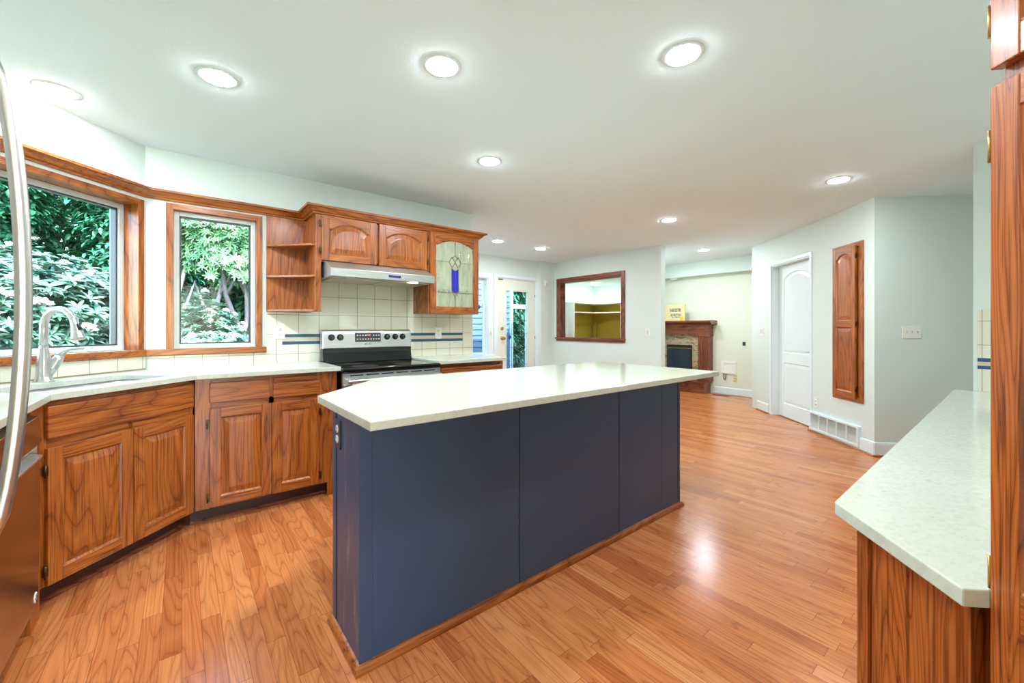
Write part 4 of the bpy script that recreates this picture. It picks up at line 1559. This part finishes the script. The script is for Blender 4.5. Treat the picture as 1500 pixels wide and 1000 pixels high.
# ------------------------------------------------------------------ fireplace; local x = -Y, front faces -X
fp = thing('fireplace', 'red-brown wooden fireplace mantel with green marble surround and glass doors', 'fireplace', (FX - 0.001, 0, 0), -90)
MARB = None
m, nt, bb = new_mat('rainforest_marble')
tc = nt.nodes.new('ShaderNodeTexCoord')
mp = nt.nodes.new('ShaderNodeMapping'); mp.inputs['Scale'].default_value = (1, 1, 2.4)
nt.links.new(tc.outputs['Object'], mp.inputs['Vector'])
nz = nt.nodes.new('ShaderNodeTexNoise'); nz.inputs['Scale'].default_value = 5.0; nz.inputs['Detail'].default_value = 7.0; nz.inputs['Distortion'].default_value = 1.4
nt.links.new(mp.outputs[0], nz.inputs['Vector'])
nt.links.new(ramp(nt, nz.outputs[0], [(0.3, srgb(96, 116, 88)), (0.44, srgb(150, 160, 130)), (0.52, srgb(188, 158, 128)), (0.6, srgb(146, 102, 76)), (0.75, srgb(112, 128, 98))]), bb.inputs['Base Color'])
bb.inputs['Roughness'].default_value = 0.15
MARB = m
# right end of the mantel shelf at Y=3.50 -> local x=-3.50
XR, XL = -3.575, -4.76
for x0, x1 in ((-3.775, XR), (XL, -4.56)):
    b = MB()
    b.box(x0, x1, -0.17, 0, 0.22, 1.09, 0)
    for k in range(4):
        xx = x0 + 0.035 + k * 0.037
        b.box(xx, xx + 0.02, -0.182, -0.17, 0.33, 1.03, 0)
    b.box(x0 - 0.008, x1 + 0.008, -0.188, 0, 0.22, 0.32, 0)
    b.box(x0 - 0.008, x1 + 0.008, -0.188, 0, 1.05, 1.10, 0)
    b.build('column', CHERRY['z'], fp, bevel=0.002)
b = MB()
b.box(XL, XR, -0.185, 0, 1.09, 1.19, 0)
b.box(XL - 0.012, XR + 0.012, -0.20, 0, 1.19, 1.215, 0)
b.box(XL - 0.02, XR + 0.02, -0.205, 0, 1.245, 1.27, 0)
b.box(XL - 0.005, XR + 0.005, -0.19, 0, 1.215, 1.245, 0)
k = XL
while k < XR:
    b.box(k, k + 0.018, -0.205, -0.18, 1.217, 1.243, 0)
    k += 0.034
b.build('frieze', CHERRY['x'], fp)
b = MB()
prof = [(0, 1.27), (-0.21, 1.27), (-0.225, 1.285), (-0.245, 1.295), (-0.262, 1.315), (-0.27, 1.318), (-0.27, 1.346), (0, 1.346)]
b.prism(prof, 'x', XL - 0.075, XR + 0.075)
b.build('mantel_shelf', CHERRY['x'], fp, bevel=0.002)
b = MB()
b.box(-3.91, -3.776, -0.12, 0, 0.23, 1.09)
b.box(-4.559, -4.425, -0.12, 0, 0.23, 1.09)
b.box(-4.425, -3.91, -0.12, 0, 0.88, 1.09)
b.build('marble_surround', MARB, fp)
b = MB()
b.box(-4.425, -3.91, -0.13, 0, 0.235, 0.88)
b.build('firebox', BLACK, fp)
b = MB()
b.box(-4.41, -3.925, -0.138, -0.13, 0.81, 0.825)
b.build('brass_strip', BRASS, fp)
FGL = plain('fireplace_glass', srgb(26, 44, 66), 0.04, spec=0.9)
for x0, x1 in ((-4.41, -4.295), (-4.29, -4.175), (-4.17, -4.055), (-4.05, -3.935)):
    MB().box(x0, x1, -0.137, -0.13, 0.26, 0.80).build('glass_door', FGL, fp)
ht = thing('hearth', 'raised wooden hearth step in front of the fireplace', 'hearth', (7.679, 0, 0), -90)
MB().box(XL, -3.62, -0.245, -0.001, 0.0, 0.19).build('base', CHERRY['x'], ht, bevel=0.003)
MB().box(XL, -3.585, -0.28, -0.001, 0.19, 0.218).build('slab', CHERRY['x'], ht, bevel=0.005)
# the print leaning on the mantel
INK = None
m, nt, bb = new_mat('ink_print')
tc = nt.nodes.new('ShaderNodeTexCoord')
mp = nt.nodes.new('ShaderNodeMapping'); mp.inputs['Scale'].default_value = (22, 1, 60)
nt.links.new(tc.outputs['Object'], mp.inputs['Vector'])
nz = nt.nodes.new('ShaderNodeTexNoise'); nz.inputs['Scale'].default_value = 1.3; nz.inputs['Detail'].default_value = 5.0
nt.links.new(mp.outputs[0], nz.inputs['Vector'])
nt.links.new(ramp(nt, nz.outputs[0], [(0.42, srgb(74, 78, 80)), (0.5, srgb(150, 152, 140)), (0.6, srgb(220, 206, 160))]), bb.inputs['Base Color'])
INK = m
pt = thing('picture_board', 'cream board with a small ink print leaning on the mantel', 'picture', (7.46, 0, 1.347), -90)
b = MB()
pts = [(-4.45, 0), (-4.005, 0), (-4.005, 0.318)] + [(-4.005 - 0.445 * k / 12, 0.308 + 0.010 * math.cos(k * 1.05)) for k in range(1, 13)]
b.prism(pts, 'y', 0.0, 0.02)
b.build('board', plain('cream_board', srgb(226, 212, 160), 0.6), pt)
MB().box(-4.31, -4.075, -0.002, 0.0, 0.17, 0.24).box(-4.30, -4.08, -0.002, 0.0, 0.09, 0.135).box(-4.27, -4.10, -0.002, 0, 0.06, 0.08).build('ink_print', INK, pt)
MB().box(-4.10, -4.035, -0.002, 0.0, 0.0, 0.085).build('yellow_patch', plain('yellow_note', srgb(222, 200, 40), 0.6), pt)
pt.rotation_euler = (R(0), 0, R(-90))

wb = thing('recessed_box', 'white recessed media box low on the wall beside the fireplace', 'wall box', (FX, 0, 0), -90)
b = MB()
x0, x1, z0, z1 = -3.415, -3.165, 0.385, 0.61
for p in ((x0, x0 + 0.035, z0, z1), (x1 - 0.035, x1, z0, z1), (x0 + 0.035, x1 - 0.035, z1 - 0.035, z1), (x0 + 0.035, x1 - 0.035, z0, z0 + 0.035)):
    b.box(p[0], p[1], -0.02, 0, p[2], p[3])
b.box(x0 + 0.035, x1 - 0.035, -0.004, 0, z0 + 0.035, z1 - 0.035)
b.build('frame', PLATE, wb, bevel=0.003)
cd = thing('cord_loop', 'short dark cord hanging under the white recessed wall box', 'cord', (FX, 0, 0), -90)
b = MB()
b.tube([(-3.375, -0.012, 0.385), (-3.377, -0.02, 0.33), (-3.37, -0.02, 0.28), (-3.355, -0.02, 0.27), (-3.34, -0.02, 0.29), (-3.337, -0.012, 0.385)], 0.006, 8)
b.build('cord', BLACK, cd)
plate('wall_jack', 'almond coloured jack plate under the white recessed wall box', (FX, 3.18, 0.30), -90, 0.065, 0.11, 'outlet', cat='outlet', mat=ALMOND, pmat=ALMOND)
plate('thermostat', 'small dark control plate on the wall near the passage edge', (FX, 3.035, 0.93), -90, 0.05, 0.065, 'rocker', 1, cat='control', mat=SLOT, pmat=GREYD)
fv_ = thing('floor_register', 'brown floor register beside the hearth', 'floor vent', (7.52, 3.36, 0.0), -90)
b = MB()
b.box(-0.14, 0.14, -0.05, 0.05, 0, 0.004)
for k in range(12):
    b.box(-0.125 + k * 0.0215, -0.112 + k * 0.0215, -0.038, 0.038, 0.004, 0.006, 1)
b.build('grate', [plain('register_brown', srgb(110, 66, 44), 0.4, metal=0.5), BLACK], fv_)

# ------------------------------------------------------------------ shelving in the storage room
su = thing('shelving_unit', 'built-in corner shelving with olive backing in the storage room', 'shelving', (0, 0, 0))
SWH = plain('shelf_cream', srgb(232, 230, 200), 0.5)
MB().box(8.20, 9.60, 7.955, 7.969, 0, 1.87).build('back_panel', OLIVE, su)
MB().box(9.586, 9.599, 6.75, 7.955, 0, 1.87).build('back_panel', OLIVE, su)
MB().box(8.175, 8.215, 7.50, 7.969, 0, 1.905).build('side_panel', PLATE, su)
for z in (1.62, 1.875):
    b = MB()
    b.prism([(8.215, 7.955), (9.586, 7.955), (9.586, 6.75), (9.20, 6.75), (9.20, 7.25), (9.0, 7.50), (8.215, 7.50)], 'z', z, z + 0.028)
    b.build('shelf_board', SWH, su)
MB().box(9.44, 9.50, 7.82, 7.88, 0, 1.36).build('post', plain('olive_post', srgb(176, 158, 70), 0.6), su)
MB().box(9.20, 9.586, 6.72, 6.75, 0, 1.905).build('side_panel', PLATE, su)


# ------------------------------------------------------------------ garden
def leaves(pos, axis, nrm, ln, wd, rnd):
    """numpy: one bent six-vertex leaf per row -> verts, faces"""
    n = len(pos)
    a = axis / np.linalg.norm(axis, axis=1)[:, None]
    s = np.cross(a, nrm)
    s /= np.maximum(np.linalg.norm(s, axis=1)[:, None], 1e-6)
    u = np.cross(s, a)
    L_, W = ln[:, None], wd[:, None]
    P = np.stack([pos, pos + a * L_ * .32 + s * W * .5 + u * W * .15, pos + a * L_ * .72 + s * W * .42 + u * W * .05, pos + a * L_ - u * L_ * .12,
                  pos + a * L_ * .72 - s * W * .42 + u * W * .05, pos + a * L_ * .32 - s * W * .5 + u * W * .15], 1)
    return P.reshape(-1, 3)


def leaf_object(name, V, mat, parent):
    n = len(V) // 6
    me = bpy.data.meshes.new(name)
    me.vertices.add(len(V))
    me.vertices.foreach_set('co', V.astype(np.float32).ravel())
    idx = (np.arange(n)[:, None] * 6 + np.array([0, 1, 2, 3, 0, 3, 4, 5])[None]).ravel()
    me.loops.add(len(idx))
    me.loops.foreach_set('vertex_index', idx.astype(np.int32))
    me.polygons.add(2 * n)
    me.polygons.foreach_set('loop_start', (np.arange(2 * n) * 4).astype(np.int32))
    me.polygons.foreach_set('loop_total', np.full(2 * n, 4, np.int32))
    me.update(calc_edges=True)
    me.validate()
    me.materials.append(mat)
    o = bpy.data.objects.new(name, me)
    COL.objects.link(o)
    o.parent = parent
    return o


RHO = leaf_mat('rhododendron_leaf', srgb(60, 100, 84), srgb(104, 146, 120), srgb(150, 182, 160), 0.34, 0.6)
RHOL = leaf_mat('light_rhododendron_leaf', srgb(62, 112, 66), srgb(102, 152, 92), srgb(176, 196, 152), 0.4, 0.6)
BLOS = leaf_mat('pale_blossom', srgb(226, 206, 206), srgb(240, 228, 226), srgb(246, 240, 240), 0.6, 0.3)
DARK = leaf_mat('evergreen_spray', srgb(18, 66, 46), srgb(34, 104, 72), srgb(70, 150, 106), 0.45, 0.5)
DARKB = leaf_mat('maple_leaf', srgb(34, 84, 54), srgb(60, 122, 78), srgb(124, 166, 116), 0.45, 0.5)
BARK = plain('grey_bark', srgb(128, 118, 110), 0.85, bump=0.8, bscale=30)
GZ = -0.45


def bush(name, label, c, rad, n_ros, per, ll, mat, seed, blossom=0, stems=5, low=-0.55, cat='bush', flat=0.35, group=None):
    """whorls of narrow leaves over an ellipsoid shell, on branching stems"""
    rng = np.random.default_rng(seed)
    r_ = thing(name, label, cat, (c[0], c[1], GZ), 0, group)
    cz = c[2] - GZ
    d = rng.normal(size=(n_ros * 3, 3))
    d /= np.linalg.norm(d, axis=1)[:, None]
    d = d[d[:, 2] > low][:n_ros]
    lump = 1 + 0.16 * np.sin(d[:, 0] * 5 + seed) * np.cos(d[:, 1] * 6 + seed * 2) + 0.1 * np.sin(d[:, 2] * 9 + seed)
    rr = rng.uniform(0.62, 1.0, len(d)) ** 0.6 * lump
    ctr = d * rr[:, None] * np.array(rad) + np.array([0, 0, cz])
    ax = d + np.array([0, 0, 0.7])
    ax /= np.linalg.norm(ax, axis=1)[:, None]
    t1 = np.cross(ax, rng.normal(size=ax.shape))
    t1 /= np.linalg.norm(t1, axis=1)[:, None]
    t2 = np.cross(ax, t1)
    out = []
    for k in range(per):
        a = 2 * PI * k / per + rng.uniform(-.25, .25, len(d))
        rad_dir = t1 * np.cos(a)[:, None] + t2 * np.sin(a)[:, None]
        axis = rad_dir + ax * rng.uniform(flat - .35, flat + .25, len(d))[:, None]
        ln = rng.uniform(.75, 1.2, len(d)) * ll
        out.append(leaves(ctr, axis, ax, ln, ln * 0.26, rng))
    leaf_object('foliage', np.concatenate(out), mat, r_)
    if blossom:
        out = []
        sel = rng.choice(len(ctr), blossom, replace=False)
        for s_ in sel:
            if d[s_][2] < 0.0 or d[s_][1] > 0.35:
                continue
            m_ = 34
            dd = rng.normal(size=(m_, 3))
            dd /= np.linalg.norm(dd, axis=1)[:, None]
            dd[:, 2] = np.abs(dd[:, 2])
            base = np.repeat((ctr[s_] + ax[s_] * ll * 0.45)[None], m_, 0) + dd * ll * 0.35
            out.append(leaves(base, dd, np.repeat(ax[s_][None], m_, 0), np.full(m_, ll * .42), np.full(m_, ll * .36), rng))
        leaf_object('blossom', np.concatenate(out), BLOS, r_)
    for k in range(stems):
        b = MB()
        a = 2 * PI * k / stems + seed
        tip = np.array([math.cos(a) * rad[0] * .62, math.sin(a) * rad[1] * .62, cz + rad[2] * .2])
        p0 = np.array([math.cos(a) * .12, math.sin(a) * .12, 0])
        pts_ = []
        for j in range(8):
            s = j / 7
            w_ = p0 * (1 - s) + tip * s
            w_[:2] += np.array([math.sin(s * 5 + k), math.cos(s * 4 + k * 2)]) * .09 * math.sin(PI * s)
            w_[2] = tip[2] * s ** 0.8
            pts_.append(tuple(w_))
        b.tube(pts_, [0.045 * (1 - 0.75 * j / 7) for j in range(8)], 8)
        for j in (3, 4, 5):
            q0 = np.array(pts_[j])
            dirn = rng.normal(size=3) * 0.4 + np.array([math.cos(a), math.sin(a), 0.4])
            b.tube([tuple(q0), tuple(q0 + dirn * .12), tuple(q0 + dirn * .22 + np.array([0, 0, .03]))], [0.018, 0.012, 0.006], 6)
        b.build('stem', BARK, r_)
    return r_


def evergreen(name, label, x, y, h, rad, n, mat, seed, ll=0.16, z0=0.0, droop=0.5, cat='tree', group=None):
    rng = np.random.default_rng(seed)
    r_ = thing(name, label, cat, (x, y, GZ), 0, group)
    zz = z0 + (h - z0) * rng.uniform(0, 1, n) ** 0.9
    prof = rad * (1 - ((zz - z0) / (h - z0)) ** 2.2) * (0.75 + 0.25 * np.sin(zz * 3.1 + seed) * np.sin(zz * 7.7)) + 0.12
    a = rng.uniform(0, 2 * PI, n)
    rr = prof * rng.uniform(0.45, 1.0, n) ** 0.5 * (1 + .16 * np.sin(a * 5 + zz * 4))
    ctr = np.stack([np.cos(a) * rr, np.sin(a) * rr, zz], 1)
    outd = np.stack([np.cos(a), np.sin(a), np.full(n, -droop)], 1)
    per = 6
    out = []
    for k in range(per):
        axis = outd + rng.normal(size=(n, 3)) * 0.55
        ln = rng.uniform(.6, 1.3, n) * ll
        out.append(leaves(ctr + rng.normal(size=(n, 3)) * ll * .5, axis, np.stack([np.cos(a) * .4, np.sin(a) * .4, np.ones(n)], 1), ln, ln * .42, rng))
    leaf_object('foliage', np.concatenate(out), mat, r_)
    b = MB()
    b.tube([(0, 0, 0), (0.05, 0, h * .4), (0, 0.04, h * .92)], [0.16, 0.11, 0.03], 10)
    b.build('trunk', BARK, r_)
    return r_


GRASS = leaf_mat('garden_ground', srgb(58, 70, 40), srgb(86, 104, 58), srgb(120, 126, 88), 0.9, 0.2)
struct(MB().box(-18, 18, -16.0, 28, GZ - 0.1, GZ).build('ground', GRASS), 'mossy garden ground outside the windows', 'ground')

bush('rhododendron_bush', 'tall rhododendron with pale blossoms outside the sink window', (-1.62, 6.9, 0.74), (1.5, 0.95, 1.45), 2600, 9, 0.125, RHO, 3, blossom=120, stems=6)
bush('rhododendron_bush', 'low rounded rhododendron outside the window by the corner shelf', (0.22, 6.35, 0.72), (0.62, 0.55, 0.74), 1300, 8, 0.07, RHO, 5, blossom=30, stems=4)
bush('azalea_bush', 'small light green azalea at the foot of the crooked tree', (1.05, 6.3, 0.42), (0.55, 0.5, 0.62), 520, 8, 0.07, RHOL, 6, stems=4)
# the crooked flowering tree: umbrella canopy on bent trunks
tr = bush('flowering_tree', 'light green flowering tree with crooked bare trunks outside the second window', (0.75, 8.1, 2.75), (1.2, 0.9, 0.95), 4200, 7, 0.085, RHOL, 8, blossom=70, stems=0, low=-0.75, cat='tree')
rng = np.random.default_rng(4)
for k, (bx, tx) in enumerate(((-0.6, -0.7), (-0.4, -0.35), (-0.2, 0.05), (0.05, -0.15), (0.25, 0.6))):
    b = MB()
    pts_ = []
    for j in range(9):
        s = j / 8
        pts_.append((bx + (tx - bx) * s + 0.13 * math.sin(s * 7 + k * 1.7), -0.3 + 0.12 * math.cos(s * 6 + k), 2.9 * s))
    b.tube(pts_, [0.065 - 0.045 * j / 8 for j in range(9)], 9)
    for j in (5, 6):
        q0 = np.array(pts_[j])
        for sgn in ((-1,), (1,))[(j + k) % 2]:
            dv = np.array([sgn * 0.2, rng.uniform(-.2, .2), 0.45])
            b.tube([tuple(q0), tuple(q0 + dv * .5), tuple(q0 + dv + np.array([0, 0, .12]))], [0.028, 0.018, 0.008], 7)
    b.build('trunk', BARK, tr)

evs = [(-4.4, 9.9, 6.5, 1.0, 3), (-2.5, 10.3, 7.0, 1.0, 4), (-0.65, 10.2, 6.6, 0.95, 5), (1.2, 10.5, 7.2, 0.95, 6), (3.1, 10.3, 6.4, 0.95, 7), (5.3, 11.0, 7.0, 1.1, 8),
       (-3.4, 13.4, 8.0, 1.5, 9), (0.2, 13.6, 8.4, 1.6, 10), (3.9, 14.0, 8.2, 1.6, 11), (-1.6, 13.0, 8.2, 1.2, 12), (2.1, 13.2, 8.0, 1.2, 13), (7.9, 10.6, 6.0, 1.0, 14), (10.3, 11.6, 6.5, 1.2, 15)]
evl = ['dense dark evergreen at the far side of the sink window', 'dark evergreen behind the tall rhododendron', 'evergreen standing between the two kitchen window views',
       'evergreen directly behind the crooked flowering tree', 'evergreen behind the azalea, nearest the house corner', 'evergreen seen through the garden door glass',
       'tall evergreen in the rear row behind the sink window', 'tall evergreen in the rear row behind the flowering tree', 'tall evergreen in the rear row beyond the garden door', 'narrow evergreen in the rear row between sink window and second window', 'narrow evergreen in the rear row right behind the crooked trunks',
       'evergreen close behind the white railing outside the garden door', 'evergreen at the far end of the white railing']
for (x, y, h, rad, sd), lab in zip(evs, evl):
    evergreen('evergreen_tree', lab, x, y, h, rad, 5600, DARK if sd % 3 else DARKB, sd, 0.145, group='evergreen trees behind the garden')

# house wing with lap siding and porch outside the garden door
SIDE = plain('blue_grey_siding', srgb(92, 122, 148), 0.6)
hs = thing('house_wing', 'blue grey lap sided house wing outside the garden door', 'building', (0, 7.35, GZ))
b = MB()
for k in range(26):
    z = k * 0.125
    b.prism([(-0.016, z), (0.0, z + 0.128), (0.05, z + 0.128), (0.05, z)], 'x', 2.6, 5.86)
b.build('siding', SIDE, hs)
MB().box(5.86, 5.94, -0.03, 0.06, 0, 3.3).build('corner_board', TRIMW, hs)
pf = thing('patio_railing', 'white railing among greenery outside the garden door', 'railing', (0, 8.9, GZ))
b = MB()
b.box(6.3, 9.5, 0, 0.05, 2.2, 2.32)
b.build('rail', TRIMW, pf)
for x in (6.4, 7.7, 9.2):
    MB().box(x, x + 0.09, 0, 0.05, 0, 2.2).build('post', TRIMW, pf)
